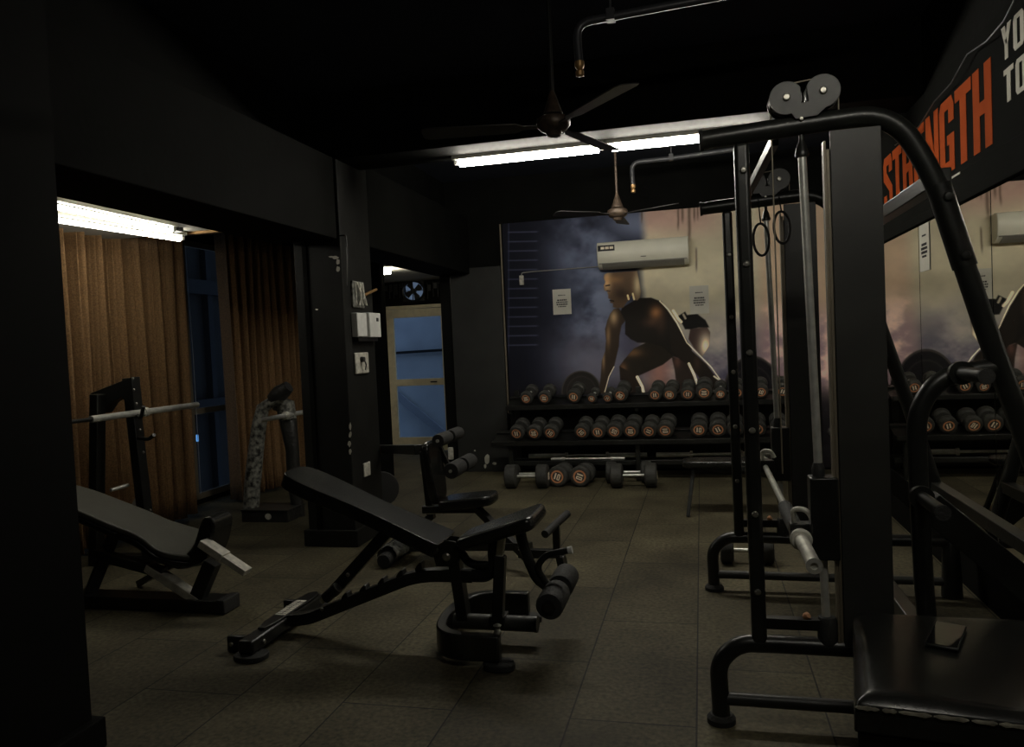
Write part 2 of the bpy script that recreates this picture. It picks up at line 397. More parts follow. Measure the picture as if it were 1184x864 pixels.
    # far arm, toward the right
    mk = poly([(470,360),(520,430),(560,500),(612,590),(650,625),(700,672),(745,735),(792,780),(800,830),(750,850),(700,800),(640,730),(600,680),(540,640),(490,590)], C(25,21,18))
    ell(640,660,20,50,C(52,40,32),.6,mk)
    # head
    mk = poly([(95,140),(112,130),(288,118),(298,170),(310,240),(305,274),(290,292),(266,290),(256,255),(242,288),(228,300),(205,335),(165,337),(146,332),(146,310),(128,305),(134,288),(118,278),(118,262),(112,240),(95,232),(92,205),(101,182),(92,162)], C(66,53,42))
    ell(110,180,26,60,C(158,132,98),.8,mk); ell(145,170,60,22,C(108,82,56),.6,mk); ell(200,250,50,40,C(34,27,23),.8,mk); ell(290,200,24,70,C(128,118,96),.9,mk); ell(230,190,26,60,C(58,48,38),.6,mk)
    line([(232,262),(238,285)], 5, C(170,150,118)); line([(262,252),(270,285)], 5, C(150,140,112)); line([(110,235),(128,238)], 3, C(40,30,25)); line([(128,292),(150,296)], 3.5, C(25,20,18)); line([(104,206),(126,202)], 4, C(34,27,22))
    # bright rims
    wl = C(205,198,176)
    line([(420,295),(470,345),(520,420),(580,540),(660,620),(720,680),(792,780)], 2.4, wl, .9)
    line([(500,352),(530,400),(548,418)], 8, C(178,170,150), .9); line([(560,375),(572,398)], 6, C(140,132,116), .8)
    line([(288,742),(318,800),(336,880)], 8, wl, .85); line([(592,664),(625,735),(642,782)], 7, wl, .8); line([(152,682),(122,740),(98,830)], 2.2, wl, .8)
    line([(740,738),(770,760)], 4, wl, .8)
    img_l = np.clip(img/255.*(.93+.14*n3[..., None]), 0, 1)
    lin = np.where(img_l <= .04045, img_l/12.92, ((img_l+.055)/1.055)**2.4)**1.15*MUR
    me = bpy.data.meshes.new('wall_mural')
    idx = np.arange(nx*nz).reshape(nz, nx)
    co = np.stack([X, np.zeros_like(X), Z], -1).reshape(-1, 3)
    a, b2, c, d = idx[:-1, :-1].ravel(), idx[:-1, 1:].ravel(), idx[1:, 1:].ravel(), idx[1:, :-1].ravel()
    fc = np.stack([a, b2, c, d], 1)
    me.vertices.add(nx*nz); me.vertices.foreach_set('co', co.ravel().astype(np.float32))
    me.loops.add(fc.size); me.loops.foreach_set('vertex_index', fc.ravel().astype(np.int32))
    me.polygons.add(len(fc)); me.polygons.foreach_set('loop_start', (np.arange(len(fc))*4).astype(np.int32))
    me.update(calc_edges=True); me.validate()
    ca = me.color_attributes.new('print', 'FLOAT_COLOR', 'POINT')
    ca.data.foreach_set('color', np.concatenate([lin, np.ones(lin.shape[:2]+(1,))], -1).ravel().astype(np.float32))
    m = bpy.data.materials.new('printed mural paper'); m.use_nodes = True
    n_ = m.node_tree; bb = n_.nodes['Principled BSDF']; at_ = n_.nodes.new('ShaderNodeVertexColor'); at_.layer_name = 'print'
    n_.links.new(at_.outputs['Color'], bb.inputs['Base Color']); bb.inputs['Roughness'].default_value = .7; bb.inputs['Specular IOR Level'].default_value = .2
    me.materials.append(m)
    o = bpy.data.objects.new('wall_mural', me); COL.objects.link(o); o.location = (0, YB-.006, 0)
    tag(o, 'printed wall mural of a crouching athlete in blue smoke covering the back wall', 'mural')
    return o
MUR = 4.5
mural()

# ------------------------------------------------------------------ mirrors and banner on the right wall
ys = [0.38, 1.70, 3.02, 4.34, 5.655, 6.98, 8.30, 8.99]
mlab = ['behind the camera side, nearest of the row', 'beside the black padded block', 'beside the near frame of the smith machine', 'holding a narrow white paper notice', 'just past the paper notice', 'beside the dumbbell rack', 'narrow one touching the mural wall']
for i in range(1, 7):
    o = obj('wall_mirror', box(B(), XR-.024, XR-.002, ys[i]+.003, ys[i+1]-.003, .30, 2.175), m_mirror, bev=.003, smooth=False, loc=(XR, (ys[i]+ys[i+1])/2, .30))
    tag(o, 'tall frameless wall mirror panel ' + mlab[i], 'mirror', 'mirror panels along the right wall')
by0, by1 = 1.2, 8.98
bt = thing('wall_banner', 'long black banner with orange and white block letters above the mirrors', 'banner', (XR, 4.5, 2.18))
obj('banner_cloth', box(B(), XR-.02, XR-.004, by0, by1, 2.355, 2.98), m_banner, bt, smooth=False)
bm = B(); box(bm, XR-.045, XR-.002, by0, by1, 2.18, 2.235); obj('bottom_rail', bm, m_banner, bt, bev=.004)
bm = B(); box(bm, XR-.035, XR-.002, by0, by1, 2.237, 2.35); obj('lower_board', bm, m_banner, bt, bev=.003)
bm = B(); box(bm, XR-.038, XR-.035, 4.75, by1, 2.338, 2.349); obj('edge_trim', bm, m_batten, bt, label='pale thin edge strip')
# block letters; unit cell 0..1 wide, 0..1 high, drawn with convex pieces
def R4(x0, x1, y0, y1): return [(x0, y0), (x1, y0), (x1, y1), (x0, y1)]
s_ = .34
LET = {
 'S': [[(.0,.12),(.12,.0),(.88,.0),(1,.12),(.66,.16),(.34,.16)], [(0,.12),(.34,.16),(.34,.32),(0,.32)], [(1,.12),(1,.42),(.66,.36),(.66,.16)], [(1,.42),(.34,.72),(.0,.60),(.66,.36)],
       [(0,.60),(.34,.72),(.34,.84),(0,.88)], [(0,.88),(.34,.84),(.66,.84),(1,.88),(.88,1),(.12,1)], [(1,.88),(.66,.84),(.66,.70),(1,.70)]],
 'T': [R4(0,1,.84,1), R4(.31,.69,0,.84)],
 'R': [R4(0,.36,0,1), [(.36,.85),(.36,1),(.85,1),(.95,.9),(.64,.85)], [(.64,.85),(.95,.9),(1,.8),(1,.60),(.64,.58)], [(.36,.44),(.36,.58),(.64,.58),(1,.60),(.9,.50),(.70,.46)], [(.58,.45),(.92,.51),(1,.0),(.64,.0)]],
 'E': [R4(0,.38,0,1), R4(.38,.95,.85,1), R4(.38,.85,.43,.57), R4(.38,.95,0,.15)],
 'N': [R4(0,.33,0,1), R4(.67,1,0,1), [(.33,1),(.33,.62),(.67,0),(.67,.38)]],
 'G': [[(.0,.12),(.14,.0),(.60,.0),(.66,.15),(.36,.15)], [(0,.12),(.36,.15),(.36,.85),(0,.88)], [(0,.88),(.36,.85),(.64,.85),(1,.88),(.86,1),(.14,1)], [(1,.88),(.64,.85),(.64,.66),(1,.66)], [(.52,.50),(.52,.37),(.66,.37),(1,.37),(1,.50)], [(.66,.37),(.66,.15),(.60,.0),(1,.0),(1,.37)]],
 'H': [R4(0,.36,0,1), R4(.64,1,0,1), R4(.36,.64,.42,.58)],
 'Y': [[(.0,1),(.36,1),(.62,.46),(.34,.42)], [(1,1),(.64,1),(.38,.46),(.66,.42)], R4(.34,.66,0,.45)],
 'O': [[(.0,.12),(.14,.0),(.86,.0),(1,.12),(.66,.14),(.34,.14)], [(0,.12),(.34,.14),(.34,.86),(0,.88)], [(1,.12),(1,.88),(.66,.86),(.66,.14)], [(0,.88),(.34,.86),(.66,.86),(1,.88),(.86,1),(.14,1)]],
}
def word(bm, txt, ya, yb, za, zb, gap=.12):
    n = len(txt); cell = (ya-yb)/(n+(n-1)*gap)
    for i, ch in enumerate(txt):
        y_start = ya-i*cell*(1+gap)
        for pc in LET[ch]:
            prism(bm, [V((XR-.021, y_start-u*cell, za+v*(zb-za))) for u, v in pc], (-.002, 0, 0))
bm = B(); word(bm, 'STRENGTH', 6.60*1.0, 4.30, 2.392, 2.812, .09); obj('orange_lettering', bm, m_orange, bt, smooth=False, label='large orange condensed capitals')
bm = B(); word(bm, 'YO', 4.16, 3.90, 2.735, 2.89, .22); word(bm, 'TO', 4.14, 3.885, 2.535, 2.69, .22); obj('white_lettering', bm, m_cwhite, bt, smooth=False, label='smaller off white capitals')
# cable sagging along the banner top
o = obj('cable', tube(B(), [at(*q, 0, XR-.06) for q in ((1035,168),(1060,150),(1080,118),(1100,96),(1118,63),(1140,48),(1160,25),(1172,2),(1176,-20))], .0035, 8), m_pipe)
tag(o, 'thin cable sagging along the top edge of the banner', 'cable')

def notice(name, p0, p1, axis, nrm, label):
    """paper sheet between two opposite corners (world), with printed lines"""
    a, c = V(p0), V(p1); n = V(nrm)
    lo = V((min(a.x,c.x), min(a.y,c.y), min(a.z,c.z))); hi = V((max(a.x,c.x), max(a.y,c.y), max(a.z,c.z)))
    t = thing(name, label, 'notice', (lo+hi)/2, 'paper notices')
    h = 1-axis
    bm = B()
    d = n*.002
    if axis == 1: box(bm, lo.x, hi.x, a.y-.003, a.y, lo.z, hi.z)
    else: box(bm, a.x-.003, a.x, lo.y, hi.y, lo.z, hi.z)
    obj('sheet', bm, m_paper, t, smooth=False)
    bm = B(); H = hi.z-lo.z
    for row, w, th in ((.74, .40, .035), (.54, .52, .055), (.455, .62, .055), (.37, .60, .055), (.29, .44, .045)):
        random.seed(int(row*100))
        if axis == 1: c0, c1 = lo.x, hi.x
        else: c0, c1 = lo.y, hi.y
        cw = c1-c0; x = c0+cw*(.5-w/2); end = c0+cw*(.5+w/2)
        while x < end:
            ww = cw*random.uniform(.03, .10); e = min(end, x+ww)
            z = lo.z+H*row
            if axis == 1: box(bm, x, e, a.y-.0045, a.y-.003, z, z+H*th)
            else: box(bm, a.x-.0045, a.x-.003, x, e, z, z+H*th)
            x = e+cw*.02
    obj('printed_lines', bm, m_ink, t, smooth=False)
notice('paper_notice', (-1.672, YB-.010, 1.845), (-1.456, YB-.010, 2.14), 1, (0,-1,0), 'white printed paper notice on the dark blue left side of the mural')
notice('paper_notice', (-.108, YB-.010, 1.768), (.100, YB-.010, 2.083), 1, (0,-1,0), 'white printed paper notice on the beige side of the mural, right of the painted athlete')
notice('paper_notice', (XR-.026, 5.40, 1.87), (XR-.026, 5.62, 2.17), 0, (-1,0,0), 'white printed paper notice taped to the mirror beside the seam')

# ------------------------------------------------------------------ air conditioner
a0 = at(693, 281, 1, 8.8); a1 = at(796, 273, 1, 8.8)
ax0, ax1 = -1.105, -.098
zt, zb = 2.625, 2.325
t = thing('air_conditioner', 'cream split air conditioner mounted on the mural above the painted athlete', 'air conditioner', ((ax0+ax1)/2, YB, zb))
tilt = .0
def prof(z0, z1, dep, c=.05): pass
P_ = [(YB-.02, zb+.01), (8.93, zb), (8.84, zb+.035), (8.815, zb+.075), (8.80, zb+.16), (8.80, zt-.05), (8.83, zt-.008), (8.86, zt), (YB-.02, zt)]
bm = B(); prism(bm, [V((ax0, y, z)) for y, z in P_], (ax1-ax0, 0, 0)); obj('body', bm, m_cream, t, bev=.008)
bm = B(); box(bm, ax0+.02, ax1-.02, 8.806, 8.83, zb+.055, zb+.062); obj('panel_seam', bm, m_creamd, t, smooth=False)
bm = B(); prism(bm, [V((ax0+.05, y, z)) for y, z in ((8.925, zb-.006), (8.845, zb+.022), (8.822, zb+.052), (8.83, zb+.056), (8.86, zb+.03), (8.93, zb+.002))], (ax1-ax0-.1, 0, 0)); obj('louvre', bm, m_creamd, t)
bm = B(); box(bm, ax0+.012, ax0+.20, 8.797, 8.801, zt-.105, zt-.040); obj('energy_sticker', bm, m_ink, t, smooth=False, label='dark printed sticker')
bm = B()
for k in range(3):
    box(bm, ax0+.045+.05*k, ax0+.085+.05*k, 8.795, 8.7975, zt-.085, zt-.058)
obj('sticker_print', bm, m_print, t, smooth=False)
bm = B(); box(bm, -.62, -.56, 8.797, 8.8005, zb+.105, zb+.111); obj('badge', bm, m_ink, t, smooth=False)
# conduit and switch on the mural
t = thing('conduit_switch', 'thin surface conduit ending in a small white switch box left of the air conditioner', 'conduit', (-2.04, YB, 2.2))
obj('conduit', tube(B(), rounded([(-1.105, YB-.02, 2.372), (-1.9, YB-.02, 2.366), (-2.03, YB-.02, 2.36), (-2.035, YB-.02, 2.32)], .04), .006, 8), m_wire, t)
obj('switch_box', box(B(), -2.058, -2.008, YB-.045, YB-.008, 2.215, 2.33), m_dirty, t, bev=.008)
# conduit down the left edge of the mural
o = obj('edge_pipe', cyl(B(), (-2.268, YB-.02, 0.7), (-2.268, YB-.02, 2.95), .011, n=10), m_alu); tag(o, 'thin pale pipe running down the left edge of the mural', 'pipe')

# ------------------------------------------------------------------ lamps
def tubelight(root_name, a, b, zz, label, group, lamp=None, off=V((0,0,-.05)), r=.021, batten=(.05,.035), nseg=1):
    a, b = V(a), V(b); t = thing(root_name, label, 'light', (a+b)/2, group)
    d = (b-a).normalized()
    obj('batten', bar(B(), a-d*.03, b+d*.03, batten[0], batten[1]), m_batten, t, bev=.004)
    obj('tube', cyl(B(), a+off+d*.03, b+off-d*.03, r), lamp or m_lamp, t, label='glowing white tube')
    for p, s in ((a, 1), (b, -1)):
        bm = B(); bar(bm, p+off*1.05, p+off*.2, .03, .03, d); obj('lamp_holder', bm, m_white, t, bev=.003)
    return t
zt_ = 2.985; yt = 5.80
tubelight('tube_light', (-1.80, yt+.05, zt_), (-.66, yt+.05, zt_), 0, 'lit tube light under the cross beam, left half of the long row', 'tube lights under the cross beam')
tubelight('tube_light', (-.62, yt+.05, zt_), (.52, yt+.05, zt_), 0, 'lit tube light under the cross beam, right half running behind the pulleys', 'tube lights under the cross beam')
tl = tubelight('tube_light', (-4.13, 4.25, 2.53), (-4.02, 5.50, 2.53), 0, 'lit tube light on the white soffit in front of the left curtain, nearer the window', 'tube lights on the bay soffit', lamp=m_lampb, r=.017)
tl = tubelight('tube_light', (-3.78, 3.95, 2.53), (-3.80, 5.10, 2.53), 0, 'lit tube light on the white soffit, farther from the window', 'tube lights on the bay soffit', lamp=m_lampb, r=.017)
tubelight('tube_light', (.05, 1.45, 2.98), (1.2, 1.45, 2.98), 0, 'lit tube light high on the ceiling beam nearest the camera', 'tube lights by the entrance', lamp=m_lampn)
struct('ceiling_beam', box(B(), -2.95, XR, 1.30, 1.60, 3.0, ZC), m_wall, .006)
t = thing('soffit_grille', 'dark slatted vent strip between the two tube lights over the bay', 'vent', (-3.93, 4.6, 2.52))
bm = B()
for k in range(26): box(bm, -3.965, -3.895, 3.95+k*.055, 3.975+k*.055, 2.515, 2.548)
obj('slats', bm, m_metal, t, smooth=False)
o = obj('round_ceiling_lamp', lathe(B(), [(.06, 0), (.06, .03), (.02, .05)], (-3.74, 9.0, 2.46)), mat('round lamp', (.9, .9, .8), .5, emit=(1, .93, .75), est=75)); tag(o, 'small round glowing lamp on the white passage ceiling', 'light')

# ------------------------------------------------------------------ fans
def fan(c, zc, dirs, label, R=.60):
    c = V(c); t = thing('ceiling_fan', label, 'fan', c, 'ceiling fans')
    obj('rod', cyl(B(), c+V((0,0,.1)), V((c.x, c.y, zc)), .011, n=10), m_metal2 if c.y < 5 else m_brown, t)
    obj('canopy', lathe(B(), [(.011, .185), (.018, .165), (.048, .075), (.053, .066), (.053, .062), (.02, .062)][::-1], c), m_brown, t, label='rusty brown cone cover')
    obj('motor', lathe(B(), [(.0, -.055), (.035, -.052), (.045, -.03), (.07, -.022), (.088, 0), (.092, .02), (.085, .04), (.05, .058), (.02, .065)], c), m_brown, t)
    for a in dirs:
        d = V((math.cos(a), math.sin(a), 0)); s = V((-d.y, d.x, 0)); bm = B()
        pts = []
        for k, (u, w) in enumerate(((.075, .018), (.16, .022), (.20, .052), (.40, .058), (R-.04, .066), (R-.008, .055), (R, .03))):
            pts.append((u, w))
        up = V((0,0,1))
        out = [c+d*u+s*w+up*(.004+w*.18) for u, w in pts]+[c+d*u-s*w+up*(.004-w*.18) for u, w in pts[::-1]]
        prism(bm, out, (0, 0, -.006)); obj('blade', bm, m_blade, t, bev=.002)
c1 = at(640, 146, 2, 2.66)
def ang(c, px, py, z=2.66): p = at(px, py, 2, z); return math.atan2(p.y-c.y, p.x-c.x)
a1_ = ang(c1, 745, 88)
fan(c1, ZC, [a1_, a1_+2.094, a1_+4.19], 'dark ceiling fan on a long rod, nearer one above the benches', .70)
c2 = at(714, 248, 1, 7.0)
fan(c2, ZC, [math.radians(212), math.radians(330), math.radians(91)], 'dark ceiling fan with brown motor, farther one in front of the mural', .60)

# pipes hanging from the ceiling
def pipe(pts, r, Y, clamp, label):
    w = [at(px, py, 1, Y) for px, py in pts]
    t = thing('sprinkler_pipe', label, 'pipe', w[0], 'drop pipes under the ceiling')
    obj('pipe_run', tube(B(), rounded(w, .08), r, 12), m_pipe, t)
    obj('nozzle', lathe(B(), [(.012, -.055), (.02, -.05), (.022, -.03), (.014, -.02), (.02, -.012), (r*1.15, 0), (r*1.15, .02)], w[0]), m_brass, t, label='brass nozzle')
    cp = at(*clamp, 1, Y); bm = B(); box(bm, cp.x-.02, cp.x+.02, cp.y-r*1.4, cp.y+r*1.4, cp.z-r*1.3, cp.z+r*1.3); box(bm, cp.x-.004, cp.x+.004, cp.y-.01, cp.y+.01, cp.z, ZC)
    obj('clamp', bm, m_pipe, t)
    return w
pipe([(670, 76), (666, 27), (830, -4), (1000, -34)], .0215, 4.0, (706, 18), 'dark elbowed drop pipe with brass nozzle right of the nearer ceiling fan')
pipe([(732, 216), (730, 188), (776, 183), (848, 173)], .021, 7.4, (776, 182), 'dark elbowed drop pipe with brass nozzle beyond the cross beam')

# ------------------------------------------------------------------ exit door
bm = B(); fw = .10
box(bm, dx0, dx0+.05, 10.74, 10.88, 0, dz); box(bm, dx1-.05, dx1, 10.74, 10.88, 0, dz); box(bm, dx0, dx1, 10.74, 10.88, dz-.05, dz)
struct('door_1', bm, m_doorf, .004)
D1 = bpy.data.objects['door_1']
bm = B(); box(bm, dx0+.055, dx0+.165, 10.76, 10.81, .02, dz-.055); box(bm, dx1-.16, dx1-.055, 10.76, 10.81, .02, dz-.055)
box(bm, dx0+.165, dx1-.16, 10.76, 10.81, dz-.175, dz-.055); box(bm, dx0+.165, dx1-.16, 10.76, 10.81, .98, 1.08); box(bm, dx0+.165, dx1-.16, 10.76, 10.81, .02, .22)
obj('door_leaf', bm, m_doorf, D1, bev=.004)
obj('glass_pane', box(B(), dx0+.165, dx1-.16, 10.78, 10.786, 1.08, dz-.175), m_glassd, D1, smooth=False)
obj('glass_pane', box(B(), dx0+.165, dx1-.16, 10.78, 10.786, .22, .98), m_glassd, D1, smooth=False)
obj('door_label', box(B(), -3.86, -3.76, 10.755, 10.76, 1.02, 1.04), m_ink, D1, smooth=False)
# yard behind the door
struct('wall_outside', box(B(), -7.0, -1.5, 12.6, 12.75, -.5, 3.6), m_outw)
struct('floor_outside', box(B(), -7.0, -1.5, 10.92, 12.6, -.15, -.05), m_outw)
o = obj('ledge_pipe', bar(B(), (-6.5, 12.55, 1.44), (-2.2, 12.55, 1.52), .04, .045), m_extd); tag(o, 'dark ledge along the outside wall seen through the door glass', 'ledge')
o = obj('leaning_pole', bar(B(), (-5.35, 12.5, .95), (-4.25, 12.5, .02), .05, .12), mat('grey stain board', (.28, .31, .36), .8)); tag(o, 'grey board leaning on the outside wall seen through the lower door glass', 'board')
# exhaust fan above the door
t = thing('exhaust_fan', 'round exhaust fan above the glass door with blue dusk behind', 'fan', (-4.07, 10.80, 2.36))
bm = B()
n = 28; ro, ri = .185, .155
tube(bm, [(-4.07+math.cos(k*2*math.pi/n)*.165, 10.79, 2.37+math.sin(k*2*math.pi/n)*.142) for k in range(n)], .014, 8, closed=True); obj('ring', bm, m_metal2, t)
bm = B(); N_ = 32
for k in range(N_):
    q4 = []
    for a in (k*2*math.pi/N_, (k+1)*2*math.pi/N_):
        cs, sn = math.cos(a), math.sin(a); sc = 1/max(abs(cs), abs(sn))
        q4.append((V((-4.07+cs*.152, 10.805, 2.37+sn*.132)), V((-4.07+cs*sc*.18, 10.805, 2.37+sn*sc*.17))))
    prism(bm, [q4[0][0], q4[0][1], q4[1][1], q4[1][0]], (0, .02, 0))
obj('mounting_plate', bm, m_metal, t, smooth=False)
bm = B()
for k in range(4):
    a = k*math.pi/2+.5; poly = []
    for u, w in ((.03, -.02), (.13, -.055), (.14, 0), (.12, .05), (.03, .02)):
        poly.append(V((-4.07+math.cos(a)*u-math.sin(a)*w, 10.80, 2.37+math.sin(a)*u+math.cos(a)*w)))
    prism(bm, poly, (0, .006, 0))
cyl(bm, (-4.07, 10.77, 2.37), (-4.07, 10.83, 2.37), .04); obj('blades', bm, m_metal, t)
bm = B(); box(bm, -4.075, -4.065, 10.765, 10.775, 2.22, 2.52); box(bm, -4.23, -3.91, 10.765, 10.775, 2.365, 2.375); obj('guard', bm, m_metal2, t)
# painted block outlines above the door
bm = B(); random.seed(11)
for k in range(14):
    x = -4.6+k*.075+random.uniform(-.01,.01)
    if abs(x+4.07) < .19: continue
    z = 2.24+random.uniform(0, .05); box(bm, x, x+.006, 10.793, 10.80, z, 2.48); box(bm, x, x+random.uniform(.04,.07), 10.793, 10.80, z+random.uniform(.05,.2), z+.006+.2)
struct('trim_7', bm, m_metal2)

# ------------------------------------------------------------------ boxes and switches on the pillar side
def pbox(name, p, label, cat='switch'):
    ps = [at(*q, 0, XL) for q in p]; y0, y1 = min(q.y for q in ps), max(q.y for q in ps); z0, z1 = min(q.z for q in ps), max(q.z for q in ps)
    return y0, y1, z0, z1
t = thing('distribution_box', 'cream two-door electrical box on the side of the middle pillar', 'electrical box', (XL, 5.88, 1.63))
obj('left_cover', box(B(), XL+.001, XL+.055, 5.67, 5.85, 1.635, 1.825), m_white, t, bev=.006)
obj('right_cover', box(B(), XL+.001, XL+.075, 5.86, 6.08, 1.630, 1.83), m_white, t, bev=.006)
bm = B(); box(bm, XL+.075, XL+.078, 5.99, 6.03, 1.76, 1.79); obj('indicator', bm, m_ink, t, smooth=False); obj('lower_dark_strip', box(B(), XL+.001, XL+.05, 5.68, 6.06, 1.60, 1.629), m_metal, t)  # thin black strip below the two covers
t = thing('switch_plate', 'scuffed square switch plate with a dark plug below the electrical box', 'switch', (XL, 5.79, 1.42))
obj('plate', box(B(), XL+.001, XL+.022, 5.675, 5.92, 1.34, 1.51), m_dirty, t, bev=.008)
bm = B(); lathe(bm, [(.022,0),(.02,.03),(0,.034)], (XL+.022, 5.77, 1.455), V((1,0,0)), 12); tube(bm, [(XL+.05,5.77,1.45),(XL+.055,5.79,1.41),(XL+.04,5.80,1.37)], .006, 6); obj('plug', bm, m_ink, t)
t = thing('wiring_niche', 'open niche of tangled wires and rags with a wooden peg above the electrical box', 'wiring', (XL, 5.78, 1.88))
obj('niche_back', box(B(), XL+.001, XL+.02, 5.69, 5.90, 1.87, 2.08), m_duct, t, bev=.004)
bm = B(); random.seed(5)
for k in range(9):
    p = V((XL+.03, 5.71+random.random()*.16, 2.07)); pts = [p]
    for j in range(4): p = p+V((random.uniform(-.004,.01), random.uniform(-.03,.03), -.045)); pts.append(p)
    tube(bm, pts, .005, 6)
obj('wires', bm, m_dirty, t)
obj('peg', cyl(B(), (XL+.02, 5.90, 1.975), (XL+.05, 6.08, 2.03), .012, n=10), m_brass, t)
o = obj('socket_plate', box(B(), XL+.001, XL+.014, 5.74, 5.86, .51, .62), m_dirty, bev=.004, loc=(XL, 5.8, .51)); tag(o, 'small cream socket plate low on the side of the middle pillar', 'socket')
o = obj('wall_socket', box(B(), -3.05, -2.985, 8.99, 9.028, .15, .30), m_dirty, bev=.01, loc=(-3.14, 9, .15)); tag(o, 'small cream socket cover low in the passage beyond the leg rollers', 'socket')
# thin conduit around the pillar head
o = obj('pillar_conduit', tube(B(), rounded([at(366,275,1,5.54), at(400,272,1,5.54), at(402,300,1,5.54), at(402,330,1,5.54)], .02), .006, 8), m_metal); tag(o, 'thin dark conduit bending down the head of the middle pillar', 'conduit')

# ------------------------------------------------------------------ curtains
def curtain(x, y0, y1, z0, z1, folds, label, seed, flare=0):
    rnd = random.Random(seed); bm = B(); ny, nz = 420, 12
    ph = []; t_ = 0
    for i in range(ny+1):
        t_ += (1+.8*math.sin(i*.11+seed)+.3*rnd.random()); ph.append(t_)
    tot = ph[-1]; rows = []
    amps = [.5+.5*abs(math.sin(i*.043+seed*1.7)) for i in range(ny+1)]
    for j in range(nz+1):
        v = j/nz; z = z1+(z0-z1)*v; row = []
        for i in range(ny+1):
            u = i/ny; a = ph[i]/tot*folds*2*math.pi
            am = (.06+.075*amps[i])*(.75+.45*v)
            y = y0+(y1+flare*v-y0)*u
            q = ((a/(2*math.pi)+.04*math.sin(v*3+i*.05)) % 1)-.5; qd = abs(q)
            xo = -(.10+.16*amps[i])*math.exp(-(qd/(.15+.06*math.sin(i*.9)**2))**2)+.035*math.cos(q*math.pi*4)*(.6+.4*v)
            row.append(bm.verts.new((x+.03+xo+.02*math.sin(u*9+v*2), y, z)))
        rows.append(row)
    for j in range(nz):
        for i in range(ny): bm.faces.new((rows[j][i], rows[j][i+1], rows[j+1][i+1], rows[j+1][i]))
    t = thing('curtain', label, 'curtain', (x, (y0+y1)/2, z0), 'brown curtains')
    o = obj('cloth', bm, m_curt, t); md = o.modifiers.new('s', 'SOLIDIFY'); md.thickness = .004
    return t
curtain(-4.72, 4.75, 6.38, .06, 2.75, 8, 'brown curtain left of the window gap, behind the barbell stand', 2, flare=.0)
curtain(-4.72, 7.06, 8.50, .04, 2.80, 9, 'brown curtain right of the window gap, behind the taped stand', 5)
for (ya, yb, z, lb) in ((4.3, 8.6, 2.80, 'thin dark curtain rod over the bay window'),):
    o = obj('curtain_rod', cyl(B(), (-4.72, ya, 2.83), (-4.72, yb, 2.83), .014, n=10), m_metal2); tag(o, lb, 'curtain rod')
# thin cord hanging in the window gap
o = obj('hanging_cord', tube(B(), [(-5.05, 6.95, 2.7), (-5.05, 6.97, 1.5), (-5.05, 6.96, .12)], .003, 6), m_wire); tag(o, 'thin pale cord hanging down the window gap', 'cord')
# building outside
t = thing('outside_building', 'dim blue facade across the street seen through the window gap', 'building', (-9, 11, -3))
obj('facade', box(B(), -11, -10.5, 4, 30, -4, 9), m_ext, t, smooth=False)
bm = B()
for k in range(22): box(bm, -10.5, -10.35, 5+k*1.1, 5.16+k*1.1, -4, 9)
for z in (-2.2, .35, 2.9, 5.6): box(bm, -10.5, -10.3, 4, 30, z, z+.3)
obj('mullions', bm, m_extd, t, smooth=False)
sp_ = at(223, 508, 0, -10.3)
bm = B(); box(bm, -10.34, -10.3, sp_.y-.12, sp_.y+.10, sp_.z-.07, sp_.z+.07); box(bm, -10.34, -10.3, sp_.y+.14, sp_.y+.19, sp_.z-.07, sp_.z+.07); obj('lit_sign', bm, m_sign, t, smooth=False, label='small lit blue sign')

# ------------------------------------------------------------------ dumbbells
dumb_src = {}
def dumbbell_parts(root, R=.075, L=.24, style=0):
    hl = .075*R/.075; hx = L/2
    for s in (-1, 1):
        prof = [(R*.80, 0), (R*.97, .012), (R, .024), (R, hl-.014), (R*.93, hl-.004), (R*.80, hl)]
        c = V((0, s*(hx-hl), 0)); bm = B(); lathe(bm, prof, c, V((0, s, 0)), 18); h = obj('head', bm, m_rubber, root)
        e = s*(hx+.001)
        bm = B(); n = 20
        for k in range(n):
            a0_, a1__ = k*2*math.pi/n, (k+1)*2*math.pi/n
            prism(bm, [V((math.cos(a)*r*R, e, math.sin(a)*r*R)) for a, r in ((a0_, .47), (a1__, .47), (a1__, .62), (a0_, .62))], (0, s*.0015, 0))
        if style != 3: obj('print_ring', bm, m_copper, root, smooth=False, label='copper coloured ring')
        bm = B()
        if style == 0:   # two digits, 1 0
            prism(bm, [V((x*R, e, z*R)) for x, z in ((-.26, -.3), (-.12, -.3), (-.12, .3), (-.26, .3))], (0, s*.002, 0))
            for pc in LET['O']: prism(bm, [V(((.0+.3*u)*R, e, (-.3+.6*v)*R)) for u, v in pc], (0, s*.002, 0))
        elif style == 1:
            for q in (-.2, .1): prism(bm, [V(((x+q)*R, e, z*R)) for x, z in ((-.02, -.3), (.12, -.3), (.12, .3), (-.02, .3))], (0, s*.002, 0))
        else:
            for pc in LET['S']: prism(bm, [V(((-.3+.28*u)*R, e, (-.3+.6*v)*R)) for u, v in pc], (0, s*.002, 0))
            for pc in LET['O']: prism(bm, [V(((.04+.28*u)*R, e, (-.3+.6*v)*R)) for u, v in pc], (0, s*.002, 0))
        obj('number', bm, m_print, root, smooth=False)
    obj('handle', cyl(B(), (0, -(hx-hl), 0), (0, hx-hl, 0), .015, n=12), m_chrome, root, label='chrome grip')
protos = {}
first_used = set()
def dumbbell(key, loc, rot, label, group):
    R, L, st = key
    if key not in protos:
        r = thing('dumbbell', label, 'dumbbell', (0, 0, 0), group); dumbbell_parts(r, R, L, st); protos[key] = r; o = r
    else:
        src = protos[key]; o = src.copy(); COL.objects.link(o)
        for ch in src.children:
            c = ch.copy(); COL.objects.link(c); c.parent = o
    o.location = loc; o.rotation_euler = rot; o['label'] = label; o['group'] = group
    return o
